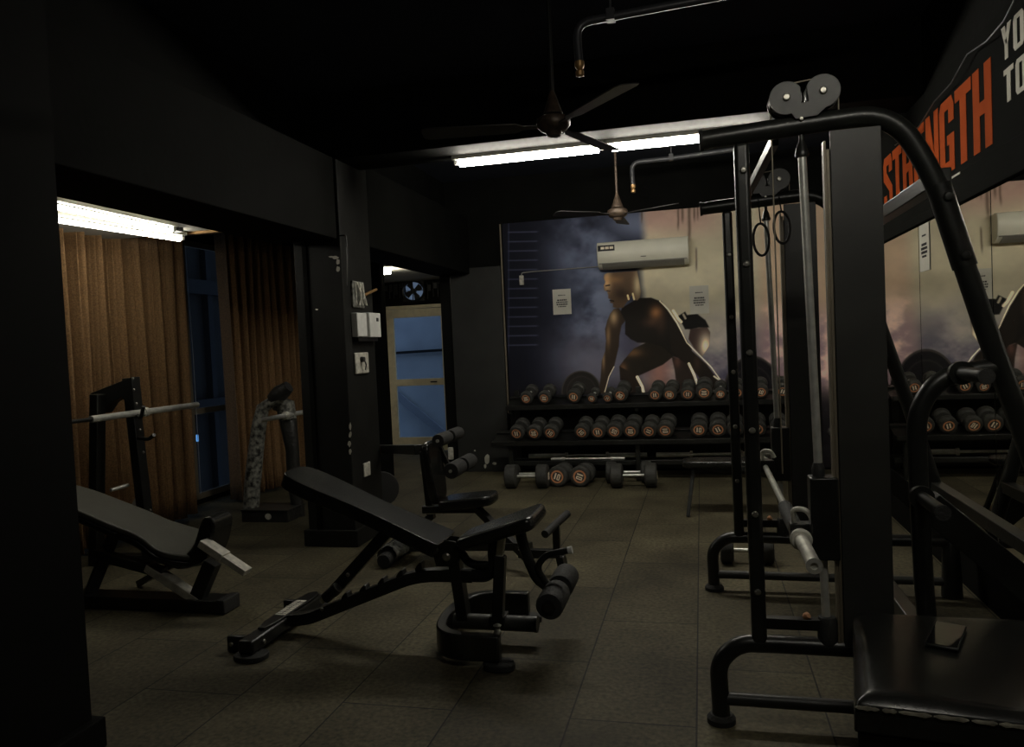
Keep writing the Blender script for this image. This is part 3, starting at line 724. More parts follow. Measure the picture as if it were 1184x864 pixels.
ordn = ['first', 'second', 'third', 'fourth', 'fifth', 'sixth', 'seventh', 'eighth', 'ninth', 'tenth', 'eleventh', 'twelfth', 'thirteenth', 'fourteenth', 'fifteenth', 'sixteenth', 'seventeenth']
RY = 8.36     # front of the rack
TILT = .36
def shelf_rows(tier, items, zrail, y):
    for i, (px, py, rpx, st, roll) in enumerate(items):
        # front head centre at this place along the tier
        p = at(px, py, 1, y); R = rpx*8.3/900
        yawd = -.16 if px < 780 else -.05
        L = .25 if R > .06 else .20
        key = (round(R*200)/200, L, st)
        R = key[0]
        dirv = V((-math.sin(yawd)*math.cos(TILT), math.cos(yawd)*math.cos(TILT), math.sin(TILT)))
        zc = zrail+R*1.0
        c = V((p.x, y, zc))+dirv*(L/2)
        m = Matrix.Rotation(yawd, 4, 'Z') @ Matrix.Rotation(TILT, 4, 'X') @ Matrix.Rotation(roll, 4, 'Y')
        dumbbell(key, c, m.to_euler(), 'black rubber dumbbell on the %s rack tier, %s from the left' % (tier, ordn[i]), 'dumbbells on the %s rack tier' % tier)
upper = [(608,461,8.2,0,1.5),(629,460,8.2,0,1.7),(663,460,8.8,1,.2),(684,461,6.2,0,0),(702,459,6.2,1,.4),(717,457,8.6,2,2.2),(757,457,8.2,1,0),(774,457,8.2,0,.1),(795,456,8.2,1,.1),(814,454,9.4,0,1.6),(833,456,7.0,2,1.8),(852,455,8.0,1,.5),(880,454,8.2,0,.3),(905,453,8.2,1,.3)]
lower = [(597,504,9.4,1,0),(617,503,9.4,2,1.6),(636,501,9.2,0,.7),(672,500,9.4,0,.9),(691,500,9.2,1,0),(710,498,9.8,2,.5),(729,500,9.8,0,1.6),(750,500,9.4,1,2.0),(769,498,9.8,0,1.5),(808,497,9.6,0,.1),(830,496,9.6,1,-.4),(850,495,9.4,0,-.5),(876,494,9.4,1,.3),(900,493,9.4,0,.3)]
zu = .835; zl = .452
shelf_rows('upper', upper, zu, 8.42)
shelf_rows('lower', lower, zl, 8.30)
# rack
t = thing('dumbbell_rack', 'long black two-tier dumbbell rack standing against the mural', 'rack', (-.7, 8.55, 0))
def tray(y, z, x0, x1, w=.30):
    bm = B(); d = V((0, math.cos(TILT), math.sin(TILT))); nrm = V((0, -math.sin(TILT), math.cos(TILT)))
    for off in (.03, w-.03):
        p = V((0, y, z))+d*off-nrm*.012
        bar(bm, V((x0, p.y, p.z)), V((x1, p.y, p.z)), .05, .022, nrm)
    bar(bm, V((x0, y-.012, z-.014)), V((x1, y-.012, z-.014)), .02, .05)
    bar(bm, V((x0, y+math.cos(TILT)*w/2, z+math.sin(TILT)*w/2-.03)), V((x1, y+math.cos(TILT)*w/2, z+math.sin(TILT)*w/2-.03)), .26, .006, nrm)
    return bm
rx0, rx1 = -2.20, 1.0
obj('upper_tray', tray(8.42, zu-.012, rx0+.05, rx1), m_metal, t, bev=.003)
obj('lower_tray', tray(8.30, zl-.012, rx0-.10, rx1), m_metal, t, bev=.003)
for x in (-2.10, -.70, .9):
    bm = B(); bar(bm, (x, 8.78, 0.0), (x, 8.78, zu+.15), .06, .05); obj('upright', bm, m_metal2, t, bev=.004)
    bm = B(); bar(bm, (x, 8.38, .0), (x, 8.36, zl-.02), .05, .04, (0,1,0)); obj('leg', bm, m_metal2, t, bev=.004)
    bm = B(); bar(bm, (x, 8.365, .03), (x, 8.82, .03), .06, .06); bar(bm, (x, 8.34, zl-.05), (x, 8.8, zl+.08), .04, .05); bar(bm, (x, 8.42, zu-.07), (x, 8.8, zu+.05), .04, .05); obj('side_bracket', bm, m_metal2, t, bev=.003)
obj('back_board', box(B(), rx0, rx1, 8.83, 8.85, .06, .78), m_metal, t, smooth=False)
obj('low_rail', bar(B(), (rx0+.1, 8.62, .19), (rx1, 8.62, .19), .06, .05), m_metal2, t, bev=.004)
obj('low_rail', bar(B(), (rx0+.1, 8.42, .19), (rx1, 8.42, .19), .05, .05), m_metal2, t, bev=.004)
# bars resting on the low rails
def barbell(name, a, b, r1, r2, label, group, collar=.14):
    a, b = V(a), V(b); d = (b-a).normalized(); L = (b-a).length
    t = thing(name, label, 'barbell', (a+b)/2, group)
    obj('shaft', cyl(B(), a+d*.02, b-d*.02, r1, n=14), m_chrome, t)
    for p, s in ((a, 1), (b, -1)):
        bm = B(); cyl(bm, p, p+d*s*collar, r2, n=16); obj('sleeve', bm, m_chrome, t)
        bm = B(); cyl(bm, p+d*s*collar, p+d*s*(collar+.03), r2*1.45, n=16); obj('collar', bm, m_steel, t)
    return t
barbell('barbell', (-1.95, 8.60, .242), (-.62, 8.60, .242), .015, .027, 'short chrome barbell lying under the left half of the dumbbell rack', 'bars stored under the rack', .42)
barbell('barbell', (-.52, 8.60, .242), (.75, 8.60, .242), .015, .027, 'short chrome barbell lying under the right half of the dumbbell rack', 'bars stored under the rack', .36)
barbell('barbell', (-1.66, 8.44, .233), (-.85, 8.44, .233), .012, .018, 'thin chrome bar lying in front of the left short barbell', 'bars stored under the rack', .12)
# on the floor before the rack
def floordumb(px0, px1, y, R, label, st=0):
    a = at(px0, 550, 1, y); b = at(px1, 550, 1, y); L = b.x-a.x
    m = Matrix.Rotation(-math.pi/2+.03, 4, 'Z')
    dumbbell((R, round(L, 2), st), V(((a.x+b.x)/2, y, R)), m.to_euler(), label, 'dumbbells on the floor before the rack')
floordumb(585, 634, 7.96, .125, 'large dumbbell lying sideways on the floor, front one at the left end of the rack', 3)
floordumb(590, 631, 8.215, .105, 'large dumbbell lying sideways on the floor, behind the leftmost one', 3)
floordumb(706, 760, 7.99, .125, 'large dumbbell lying sideways on the floor, front one of the pair below the rack middle', 3)
floordumb(701, 754, 8.245, .115, 'large dumbbell lying sideways on the floor, rear one of the pair below the rack middle', 3)
for (px, lb, rl) in ((645, 'large dumbbell pointing its copper number at the room, left one on the floor', .35), (671, 'large dumbbell pointing its copper number at the room, right one on the floor', 1.9)):
    p = at(px, 549, 1, 8.02)
    m = Matrix.Rotation(-.10, 4, 'Z') @ Matrix.Rotation(rl, 4, 'Y')
    dumbbell((.11, .32, 0), V((p.x+.01, 8.16, .11)), m.to_euler(), lb, 'dumbbells on the floor before the rack')
# one by the far foot of the smith machine
p = at(856, 657, 2, 0); m = Matrix.Rotation(-math.pi/2, 4, 'Z')
dumbbell((.085, .34, 3), V((.245, 5.32, .085)), m.to_euler(), 'dumbbell lying alone on the floor behind the far foot of the smith machine', 'dumbbells on the floor by the smith machine')

# ------------------------------------------------------------------ cushions
def cushion(name, outline, n, th, m, parent, bev=.02, label=None):
    """outline: world points in order (top face), thickness along -n"""
    bm = B(); prism(bm, outline, -V(n).normalized()*th)
    return obj(name, bm, m, parent, bev=bev, seg=4, label=label)
def outline(o, U, Vv, pts, n_smooth=0):
    U, Vv = V(U).normalized(), V(Vv).normalized()
    return [V(o)+U*u+Vv*v for u, v in pts]
def smooth_poly(pts, it=2):
    for _ in range(it):
        q = []
        n = len(pts)
        for i in range(n):
            a, b2 = pts[i], pts[(i+1) % n]
            q.append((a[0]*.75+b2[0]*.25, a[1]*.75+b2[1]*.25)); q.append((a[0]*.25+b2[0]*.75, a[1]*.25+b2[1]*.75))
        pts = q
    return pts

# ------------------------------------------------------------------ flat bench before the rack
t = thing('flat_bench', 'low flat black bench in front of the right end of the dumbbell rack', 'bench', (.1, 6.95, 0))
sx0, sx1, by = -.20, .62, 6.85
pts = smooth_poly([(0, -.11), (.12, -.14), (.7, -.14), (.84, -.11), (.84, .11), (.7, .14), (.12, .14), (0, .11)], 2)
cushion('pad', outline((sx0, by, .46), (1,0,0), (0,1,0), pts), (0,0,1), .06, m_vinyl, t)
obj('frame_rail', bar(B(), (sx0+.08, by, .375), (sx1-.05, by, .375), .05, .05), m_metal2, t, bev=.004)
for x, dx in ((sx0+.10, -.06), (sx1-.08, .08)):
    for s in (-1, 1):
        obj('leg', bar(B(), (x, by+s*.03, .39), (x+dx, by+s*.19, 0), .045, .03, (1,0,0)), m_metal2, t, bev=.003)
bm = B(); lathe(bm, [(.022,0),(.022,.02),(.035,.03),(.03,.06),(0,.07)], (.30, by-.16, .36)); obj('adjust_knob', bm, m_metal, t)

# ------------------------------------------------------------------ main bench (adjustable, with leg roller)
yc = 3.78
t = thing('adjustable_bench', 'black adjustable incline bench with leg roller in the middle of the floor', 'bench', (-1.5, yc, 0))
mb = t
# rear cross bar on the floor
bm = B(); bar(bm, (-2.27, 3.40, .062), (-2.27, 4.16, .062), .085, .07); obj('rear_foot_bar', bm, m_metal2, mb, bev=.012)
bm = B(); prism(bm, [V((-2.27+u, v, .099)) for u, v in smooth_poly([(-.035,3.55),(.035,3.55),(.04,3.9),(.045,4.0),(.035,4.14),(-.035,4.14),(-.045,4.0),(-.04,3.9)], 1)], (0, 0, .012)); obj('top_plate', bm, m_metal, mb, bev=.003)
bm = B(); box(bm, -2.30, -2.24, 3.74, 3.98, .111, .113); obj('sticker', bm, m_dirty, mb, smooth=False, label='worn white label strip')
bm = B()
for k in range(9): box(bm, -2.296, -2.244, 3.755+k*.024, 3.760+k*.024, .113, .1136)
for y in (3.75, 3.965): box(bm, -2.272, -2.268, 3.75, 3.97, .113, .1136)
obj('sticker_print', bm, m_ink, bpy.data.objects['sticker'], smooth=False)
for y in (3.43, 4.13):
    bm = B(); prism(bm, [V((-2.255+u, y+v, 0)) for u, v in smooth_poly([(-.085,-.07),(.085,-.07),(.085,.07),(-.085,.07)], 2)], (0,0,.026)); obj('foot_pad', bm, m_foam, mb, bev=.004)
for y in (3.50, 4.06):
    bm = B(); box(bm, -2.43, -2.30, y-.018, y+.018, .0, .085); obj('wheel_bracket', bm, m_metal, mb, bev=.01)
for y in (3.48, 4.04): bm = B(); bolt(bm, (-2.40, y, .045), (0,-1,0), .012); obj('bolt', bm, m_bolt, mb)
for q in ((-2.225, 3.80, .06), (-2.225, 3.50, .06)): bm = B(); bolt(bm, q, (1,0,0), .012); obj('bolt', bm, m_bolt, mb)
# spine with notches
sp_pts = [(-2.25, yc, .075), (-2.12, yc, .085), (-1.52, yc, .325), (-1.40, yc, .345), (-1.18, yc, .345)]
bm = B()
pr = rounded(sp_pts, .10, 5)
for a, b2 in zip(pr[:-1], pr[1:]): bar(bm, a, b2+(b2-a).normalized()*.004, .062, .062)
obj('spine', bm, m_metal2, mb, bev=.003)
bm = B()
sl = (V((-1.52, yc, .325))-V((-2.12, yc, .085))).normalized(); nn = V((-sl.z, 0, sl.x))
for k in range(5):
    p = V((-1.88, yc, .085+.24*.4))+sl*(k*.115)+nn*.03
    bm = B(); prism(bm, [p+V((0, -.03, 0))+sl*u+nn*v for u, v in ((-.022,-.01),(.018,-.01),(.028,.022),(.020,.028),(.0,.020),(-.016,.008))], (0, .06, 0))
    obj('ladder_notch', bm, m_metal, mb, bev=.003)
# back support strut with cross pin
p0 = V((-1.965, yc, .235)); p1 = V((-1.60, yc, .60))
obj('support_strut', bar(B(), p0, p1, .055, .062), m_metal2, mb, bev=.004)
bm = B(); cyl(bm, (-1.985, yc-.09, .215), (-1.985, yc+.09, .215), .016, n=12); obj('strut_pin', bm, m_chrome, mb)
bm = B(); cyl(bm, (-1.975, yc-.075, .225), (-1.90, yc-.075, .285), .030, n=14); obj('strut_sleeve', bm, m_metal, mb)
for q, rr_ in (((-1.86, yc-.03, .34), .011), ((-1.30, yc-.05, .452), .022), ((-2.02, yc-.033, .15), .010)): bm = B(); bolt(bm, q, (0,-1,0), rr_, .012); obj('bolt', bm, m_bolt, mb)
# back pad: plane from (515,628) low end up to (340,552)
lo = V((-1.305, yc, .535)); hi = V((-2.17, yc, .905))
U = (lo-hi).normalized(); N = V((-U.z, 0, U.x)); 
if N.z < 0: N = -N
Lb = (lo-hi).length
pts = smooth_poly([(0,-.045),(.015,-.115),(.08,-.15),(.22,-.155),(.38,-.135),(.55,-.125),(Lb-.02,-.15),(Lb,-.14),(Lb,.14),(Lb-.02,.15),(.55,.125),(.38,.135),(.22,.155),(.08,.15),(.015,.115),(0,.045)], 2)
cushion('back_pad', outline(hi, U, (0,1,0), pts), N, .072, m_vinyl, mb, bev=.024)
obj('pad_board', bar(B(), hi+U*.12-N*.075, lo-U*.02-N*.075, .10, .025, N), m_metal, mb, bev=.003)
# hinge block and posts
for s in (-1, 1):
    bm = B(); prism(bm, [V((-1.36+u, yc+s*.045, .40+v)) for u, v in ((0,0),(.10,0),(.13,.06),(.11,.13),(.04,.14),(-.02,.08))], (0, .008, 0))
    obj('hinge_plate', bm, m_metal2, mb, bev=.003)
obj('main_post', bar(B(), (-1.275, yc, .47), (-1.235, yc, .10), .058, .075, (0,1,0)), m_metal2, mb, bev=.004)
# seat pad: from (535,625) near-left up to (622,595)
s0 = V((-1.235, yc, .555)); s1 = V((-.83, yc, .69))
Us = (s1-s0).normalized(); Ns = V((-Us.z, 0, Us.x)); Ls = (s1-s0).length
pts = smooth_poly([(0,-.10),(.03,-.125),(.2,-.15),(Ls-.05,-.19),(Ls,-.18),(Ls+.01,-.1),(Ls+.01,.1),(Ls,.18),(Ls-.05,.19),(.2,.15),(.03,.125),(0,.10)], 2)
cushion('seat_pad', outline(s0, Us, (0,1,0), pts), Ns, .066, m_vinyl, mb, bev=.024)
obj('seat_plate', bar(B(), s0+Us*.06-Ns*.07, s1-Us*.06-Ns*.07, .12, .02, Ns), m_metal, mb, bev=.003)
# loop tube from spine curving up to the seat
bm = B(); tube(bm, rounded([(-1.30, yc, .345), (-1.10, yc, .345), (-1.06, yc, .40), (-1.06, yc, .58)], .09), .034, 14); obj('seat_loop', bm, m_metal2, mb)
bm = B(); tube(bm, rounded([(-1.25, yc, .50), (-1.20, yc, .40), (-1.08, yc, .40)], .09), .022, 12); obj('inner_loop', bm, m_metal, mb)
# seat telescoping post
obj('seat_post', bar(B(), (-1.00, yc-.03, .60), (-1.03, yc-.03, .42), .036, .036, (0,1,0)), m_steel, mb, bev=.003, label='bare steel inner post')
obj('outer_post', bar(B(), (-1.02, yc-.03, .46), (-1.05, yc-.03, .09), .055, .055, (0,1,0)), m_metal2, mb, bev=.004)
bm = B(); lathe(bm, [(.02,0),(.03,.01),(.03,.035),(.01,.05)], (-.99, yc-.07, .60), V((0,-1,0)), 12); obj('knob', bm, m_metal, mb)
# front base: U of wide flat tube, open to +X
bm = B()
ring = rounded([(-.965, 3.47, .10), (-1.27, 3.47, .10), (-1.33, 3.78, .10), (-1.27, 4.10, .10), (-.965, 4.10, .10)], .16, 8)
vsr = []
for i, p in enumerate(ring):
    a = ring[max(i-1, 0)]; b2 = ring[min(i+1, len(ring)-1)]; d = (b2-a).normalized(); s = V((-d.y, d.x, 0))
    vsr.append([bm.verts.new(p+s*w+V((0,0,h))) for w, h in ((-.028,-.062),(.028,-.062),(.028,.062),(-.028,.062))])
for A, C_ in zip(vsr[:-1], vsr[1:]):
    for k in range(4): bm.faces.new((A[k], A[(k+1) % 4], C_[(k+1) % 4], C_[k]))
bm.faces.new(vsr[0][::-1]); bm.faces.new(vsr[-1]); obj('front_base', bm, m_metal2, mb, bev=.008)
for y in (3.47, 4.10):
    bm = B(); prism(bm, [V((-.98+u, y+v, 0)) for u, v in smooth_poly([(-.07,-.055),(.08,-.055),(.08,.055),(-.07,.055)], 2)], (0,0,.034)); obj('foot_pad', bm, m_foam, mb, bev=.006)
obj('base_cross_tube', cyl(B(), (-1.30, yc, .105), (-.86, yc, .105), .040, n=18), m_grey, mb)
bm = B(); cyl(bm, (-.865, yc, .105), (-.85, yc, .105), .042, n=18); obj('end_cap', bm, m_metal, mb)
bm = B(); box(bm, -1.09, -1.01, yc-.05, yc+.05, .09, .15); obj('clamp_block', bm, m_metal, mb, bev=.004)
bm = B(); lathe(bm, [(.016,0),(.02,.01),(.012,.03),(.02,.045),(.0,.055)], (-.975, 3.47, .162)); obj('knob', bm, m_bolt, mb)
# leg roller arm
ar = rounded([(-.93, yc, .63), (-.90, yc, .47), (-.84, yc, .33), (-.77, yc, .29)], .12, 6)
obj('roller_arm', tube(B(), ar, .028, 14), m_metal2, mb)
for (ya, yb) in ((3.52, 3.745), (3.81, 4.03)):
    bm = B(); lathe(bm, [(.03,0),(.060,.004),(.066,.018),(.066,(yb-ya)-.018),(.060,(yb-ya)-.004),(.03,yb-ya)], (-.735, ya, .285), V((0,1,0)), 24); obj('foam_roller', bm, m_foam, mb)
bm = B(); lathe(bm, [(.034,0),(.030,.012),(0,.013)], (-.735, 3.522, .285), V((0,-1,0)), 20); obj('end_cap', bm, m_metal, mb)
obj('roller_axle', cyl(B(), (-.735, 3.5, .285), (-.735, 4.05, .285), .018, n=12), m_metal2, mb)
# weight peg hoop with bright tip
bm = B(); tube(bm, rounded([(-.79, yc-.02, .32), (-.84, yc-.02, .40), (-.79, yc-.02, .465), (-.67, yc-.02, .49)], .06), .017, 12); obj('hook_handle', bm, m_metal2, mb)
obj('handle_tip', cyl(B(), (-.675, yc-.02, .489), (-.655, yc-.02, .493), .019, n=12), m_white, mb)

# ------------------------------------------------------------------ seated leg machine behind the bench
t = thing('leg_curl_bench', 'black upright seat bench with foam leg rollers behind the incline bench', 'bench', (-1.7, 5.3, 0))
lm = t
Yn = 5.18
bp0 = at(482, 514, 1, Yn); bp1 = at(494, 588, 1, Yn)
Ub = (bp1-bp0).normalized(); Nb = V((-Ub.z, 0, Ub.x)); Nb = Nb if Nb.x > 0 else -Nb
Lq = (bp1-bp0).length
pts = smooth_poly([(0,.03),(0,.26),(.05,.29),(Lq*.8,.29),(Lq,.22),(Lq,.06),(Lq*.8,0),(.05,0)], 2)
cushion('back_pad', outline(bp0+Nb*.075, Ub, (0,1,0), pts), Nb, .062, m_vinyl, lm, bev=.02)
obj('back_post', bar(B(), at(490,522,1,5.32)-Nb*.0, at(499,600,1,5.32), .05, .06), m_metal2, lm, bev=.004)
sp0 = at(505, 583, 1, 5.15); sp1 = at(570, 578, 1, 5.15)
pts = smooth_poly([(0,.03),(.03,0),(.2,-.01),(.36,.0),(.40,.05),(.40,.23),(.36,.28),(.2,.29),(.03,.28),(0,.25)], 2)
cushion('seat_pad', outline(V((sp0.x, 5.13, .44)), (1,0,.10), (0,1,0), pts), (-.1,0,1), .07, m_vinyl, lm, bev=.02)
obj('seat_slide', bar(B(), at(490,593,1,5.28), at(512,592,1,5.28), .03, .02), m_steel, lm, label='bare steel slide')
obj('seat_rail', bar(B(), V((-2.0, 5.28, .355)), V((-1.55, 5.28, .36)), .05, .05), m_metal2, lm, bev=.003)
obj('front_leg', bar(B(), V((-1.60, 5.28, .37)), V((-1.18, 5.0, .10)), .05, .05), m_metal2, lm, bev=.003)
obj('base_rail', bar(B(), V((-2.15, 5.32, .06)), V((-1.15, 5.02, .17)), .05, .05), m_metal2, lm, bev=.003)
obj('rear_beam', bar(B(), at(484,520,1,5.3), V((-3.0, 6.6, .62)), .06, .07), m_metal2, lm, bev=.004)
obj('rear_leg', bar(B(), at(497,598,1,5.3), V((-2.15, 5.32, .04)), .05, .05), m_metal2, lm, bev=.003)
obj('weight_plate', lathe(B(), [(.03,0),(.15,.004),(.155,.02),(.15,.038),(.03,.04)], at(441,565,1,6.35)+V((0,0,0)), V((.5,-1,0)), 24), m_foam, lm)
for (q0, r) in (((506, 510), .048), ((521, 545), .058)):
    a = at(*q0, 1, 5.20); bm = B()
    for ya in (0, .27):
        lathe(bm, [(.02,0),(r*.93,.003),(r,.015),(r,.21),(r*.93,.225),(.02,.228)], a+V((0, ya, 0)), V((0,1,0)), 20)
    obj('foam_roller', bm, m_foam, lm)
    obj('roller_axle', cyl(B(), a-V((0,.01,0)), a+V((0,.52,0)), .012, n=10), m_chrome, lm)
obj('roller_arm', bar(B(), at(505,509,1,5.45), at(521,545,1,5.45), .035, .035), m_metal2, lm, bev=.003)
obj('roller_bracket', bar(B(), at(490,550,1,5.40), at(521,545,1,5.45), .03, .03), m_metal2, lm)
# T handle at the front end
obj('t_handle', tube(B(), [at(630,618,1,4.80), at(656,594,1,5.12)], .026, 14), m_foam, lm)
obj('handle_post', bar(B(), at(643,606,1,4.95), at(644,640,1,4.95), .045, .045), m_metal2, lm, bev=.003)
obj('front_rail', bar(B(), at(600,640,1,4.97), at(648,640,1,4.95), .05, .055), m_metal2, lm, bev=.003)
obj('front_foot', bar(B(), at(648,642,1,4.95), V((-.93, 5.0, 0.0)), .05, .06), m_metal2, lm, bev=.003)
# rolled base roller with plastic wrap
a = V((-2.20, 4.98, .052)); bm = B(); lathe(bm, [(.02,0),(.046,.003),(.052,.016),(.052,.5),(.02,.51)], a, V((0,1,0)), 20); obj('floor_roller', bm, m_foam, lm)
bm = B(); random.seed(4); rows = []
for j in range(9):
    row = []
    for k in range(13):
        th_ = math.radians(-10+k*17); rr = .062+random.uniform(0, .018)
        row.append(bm.verts.new((a.x-math.cos(th_)*rr*(1.25 if k < 6 else 1), 5.06+j*.045, max(.006, a.z+math.sin(th_)*rr+.015))))
    rows.append(row)
for A, C_ in zip(rows[:-1], rows[1:]):
    for k in range(12): bm.faces.new((A[k], A[k+1], C_[k+1], C_[k]))
obj('plastic_wrap', bm, m_ropes, lm, label='crumpled clear plastic wrapping')

# ------------------------------------------------------------------ decline bench at the left
t = thing('decline_bench', 'low bench with grey hourglass pad and bright steel ends beside the near pillar', 'bench', (-3.1, 4.15, 0))
db = t
# grey pad on an inclined plane
g0 = at(100, 600, 1, 4.20)
A_ = V((-3.70, 4.22, .565)); B_ = V((-3.02, 4.22, .325)); Ud = (B_-A_).normalized(); Nd = V((-Ud.z, 0, Ud.x)); Ld = (B_-A_).length
pts = smooth_poly([(-.55,-.16),(.15,-.19),(.28,-.17),(.40,-.20),(.52,-.26),(.62,-.24),(Ld+.02,-.14),(Ld+.04,.12),(.62,.24),(.50,.22),(.28,.17),(.15,.19),(-.55,.16)], 2)
cushion('grey_pad', outline(A_, Ud, (0,1,0), pts), Nd, .035, m_greyvinyl, db, bev=.012, label='grey hourglass shaped pad')
cushion('pad_base', outline(A_-Nd*.036, Ud, (0,1,0), [(u*1.0, v*1.03) for u, v in pts]), Nd, .04, m_vinyl, db, bev=.012)
# curved up second cushion
bm = B(); prof2 = [(-3.12,.33),(-3.02,.355),(-2.95,.42),(-2.915,.50),(-2.89,.565),(-2.86,.60),(-2.82,.60),(-2.79,.565),(-2.80,.50),(-2.83,.40),(-2.88,.33),(-2.97,.285),(-3.10,.27)]
prism(bm, [V((x-.07, 4.05, z-.03)) for x, z in smooth_poly(prof2, 1)], (0, .20, 0)); obj('lip_cushion', bm, m_vinyl, db, bev=.02, seg=3)
a = at(232, 628, 1, 4.0); b2 = at(258, 645, 1, 4.0); c = at(284, 662, 1, 4.0)
obj('steel_end', bar(B(), V((a.x, 4.02, a.z)), V((b2.x, 4.02, b2.z)), .085, .045), m_steel, db, bev=.004, label='bright steel outer tube')
obj('steel_tip', bar(B(), V((b2.x, 4.02, b2.z-.002)), V((c.x, 4.02, c.z-.004)), .075, .036), m_steel, db, bev=.003, label='bright steel inner tube')
obj('side_rail', bar(B(), at(110,640,1,4.05), at(190,662,1,4.05), .06, .06), m_metal2, db, bev=.004)
obj('brace', bar(B(), at(172,655,1,4.05), at(232,695,1,4.05), .075, .05), m_steel, db, bev=.004)
obj('front_leg', bar(B(), at(246,650,1,4.05), at(226,698,1,4.05), .07, .085), m_metal, db, bev=.004)
obj('floor_rail', bar(B(), (-3.9, 4.07, .042), (-2.80, 4.07, .042), .15, .075), m_metal2, db, bev=.006)
obj('rubber_end', bar(B(), (-2.84, 4.07, .045), (-2.785, 4.07, .045), .165, .085), m_foam, db, bev=.006)
obj('rear_leg', bar(B(), (-3.8, 4.07, .06), (-3.68, 4.2, .46), .06, .07), m_metal2, db, bev=.004)
obj('diagonal_leg', bar(B(), (-3.75, 4.45, .02), (-3.15, 4.25, .30), .04, .04), m_metal2, db, bev=.003)

# ------------------------------------------------------------------ barbell stands in the bay
t = thing('barbell_stand', 'black flat-bar barbell stand in front of the left curtain', 'barbell stand', (-4.3, 5.0, 0))
Ys = 5.0; w0 = at(150, 437, 1, Ys); w0b = at(171, 604, 1, Ys); v0 = at(113, 456, 1, Ys-.1); v0b = at(108, 600, 1, Ys-.1)
w0b.z = 0; v0b.z = 0
obj('upright', bar(B(), w0, w0b, .07, .09, (0,1,0)), m_metal, t, bev=.004)
obj('upright', bar(B(), v0, v0b, .07, .09, (0,1,0)), m_metal, t, bev=.004)
bm = B(); prism(bm, [at(*q, 1, Ys-.05) for q in ((152,436),(104,455),(108,470),(120,478),(128,466),(140,459),(150,470),(156,480))], (0, .09, 0)); obj('top_plate', bm, m_metal2, t, bev=.004)
obj('base_bar', bar(B(), (w0b.x+.1, Ys, .03), (v0b.x-.1, Ys, .03), .08, .06), m_metal2, t, bev=.004)
for q in ((154,438),(155,451),(158,467),(162,497),(163,507),(166,523),(174,590)): bm = B(); bolt(bm, at(*q, 1, Ys-.045), (0,-1,0), .010); obj('bolt', bm, m_bolt, t)
hk = at(160, 476, 1, Ys)
obj('hook', tube(B(), rounded([at(158,480,1,Ys-.04), at(163,483,1,Ys-.14), at(166,470,1,Ys-.16)], .03), .014, 10), m_metal, t)
obj('hook', tube(B(), rounded([at(160,507,1,Ys-.05), at(172,508,1,Ys-.08), at(178,503,1,Ys-.1)], .02), .014, 10), m_metal, t)
obj('weight_peg', cyl(B(), at(128,567,1,Ys-.2), at(148,561,1,Ys-.05), .014, n=12), m_chrome, t, label='chrome peg')
obj('brace', bar(B(), at(147,600,1,Ys), at(161,574,1,Ys), .03, .03), m_steel, t, label='bare steel brace')
# barbell across it (along Y)
xb = -4.10
a = at(92, 487, 0, xb); b2 = at(228, 468, 0, xb)
z_ = (a.z+b2.z)/2
t2 = thing('barbell', 'chrome barbell resting on the black stand before the left curtain', 'barbell', (xb, 5.5, z_))
obj('shaft', cyl(B(), (xb, a.y-.9, z_), (xb, a.y+.12, z_), .014), m_metal2, t2)
obj('sleeve', cyl(B(), (xb, a.y+.10, z_), (xb, b2.y, z_), .024), m_chrome, t2)
obj('collar', cyl(B(), (xb, a.y+.62, z_), (xb, a.y+.66, z_), .034), m_steel, t2)
# taped stand
t = thing('barbell_stand', 'barbell stand wrapped in frayed tape in front of the right curtain', 'barbell stand', (-3.9, 6.4, 0))
Yr = 6.42
obj('wrapped_post', tube(B(), [at(*q, 1, Yr) for q in ((290,592),(292,560),(296,520),(300,490),(304,472),(314,465),(326,458))], [.072,.075,.07,.066,.06,.05,.055], 12), m_duct, t, label='post wound with frayed tape')
obj('head_pad', tube(B(), [at(*q, 1, Yr) for q in ((314,462),(324,455),(334,447))], [.055,.08,.055], 12), m_torn, t)
obj('second_post', tube(B(), [at(*q, 1, Yr+.15) for q in ((326,468),(332,478),(338,520),(340,560),(346,598))], [.06,.085,.062,.062,.055], 12), m_torn, t)
bm = B(); tube(bm, [at(*q, 1, Yr+.12) for q in ((320,466),(331,470),(334,485))], [.075,.088,.07], 12); obj('frayed_cover', bm, m_duct, t)
pA = at(280,602,2,0); pB = at(336,602,2,0)
obj('base_box', box(B(), -4.16, -3.69, 6.30, 6.62, 0, .105), m_torn, t, bev=.006)
bm = B(); box(bm, -4.16, -3.68, 6.29, 6.63, .105, .115); obj('base_top', bm, m_grey, t, bev=.002)
ce = V((-3.885, 6.299, .055)); bm = B(); prism(bm, [ce+V((math.cos(k*.393)*.032, 0, math.sin(k*.393)*.028)) for k in range(16)], (0,-.002,0)); obj('round_badge', bm, m_dirty, t, smooth=False, label='round white badge')
xb = -3.72
a = at(300, 486, 0, xb); b2 = at(351, 477, 0, xb); z_ = (a.z+b2.z)/2
t2 = thing('barbell', 'chrome bar end resting on the taped stand before the right curtain', 'barbell', (xb, (a.y+b2.y)/2, z_))
obj('sleeve', cyl(B(), (xb, a.y, z_), (xb, b2.y+.5, z_), .022), m_chrome, t2)
obj('collar', cyl(B(), (xb, a.y+.42, z_), (xb, a.y+.46, z_), .036), m_steel, t2)

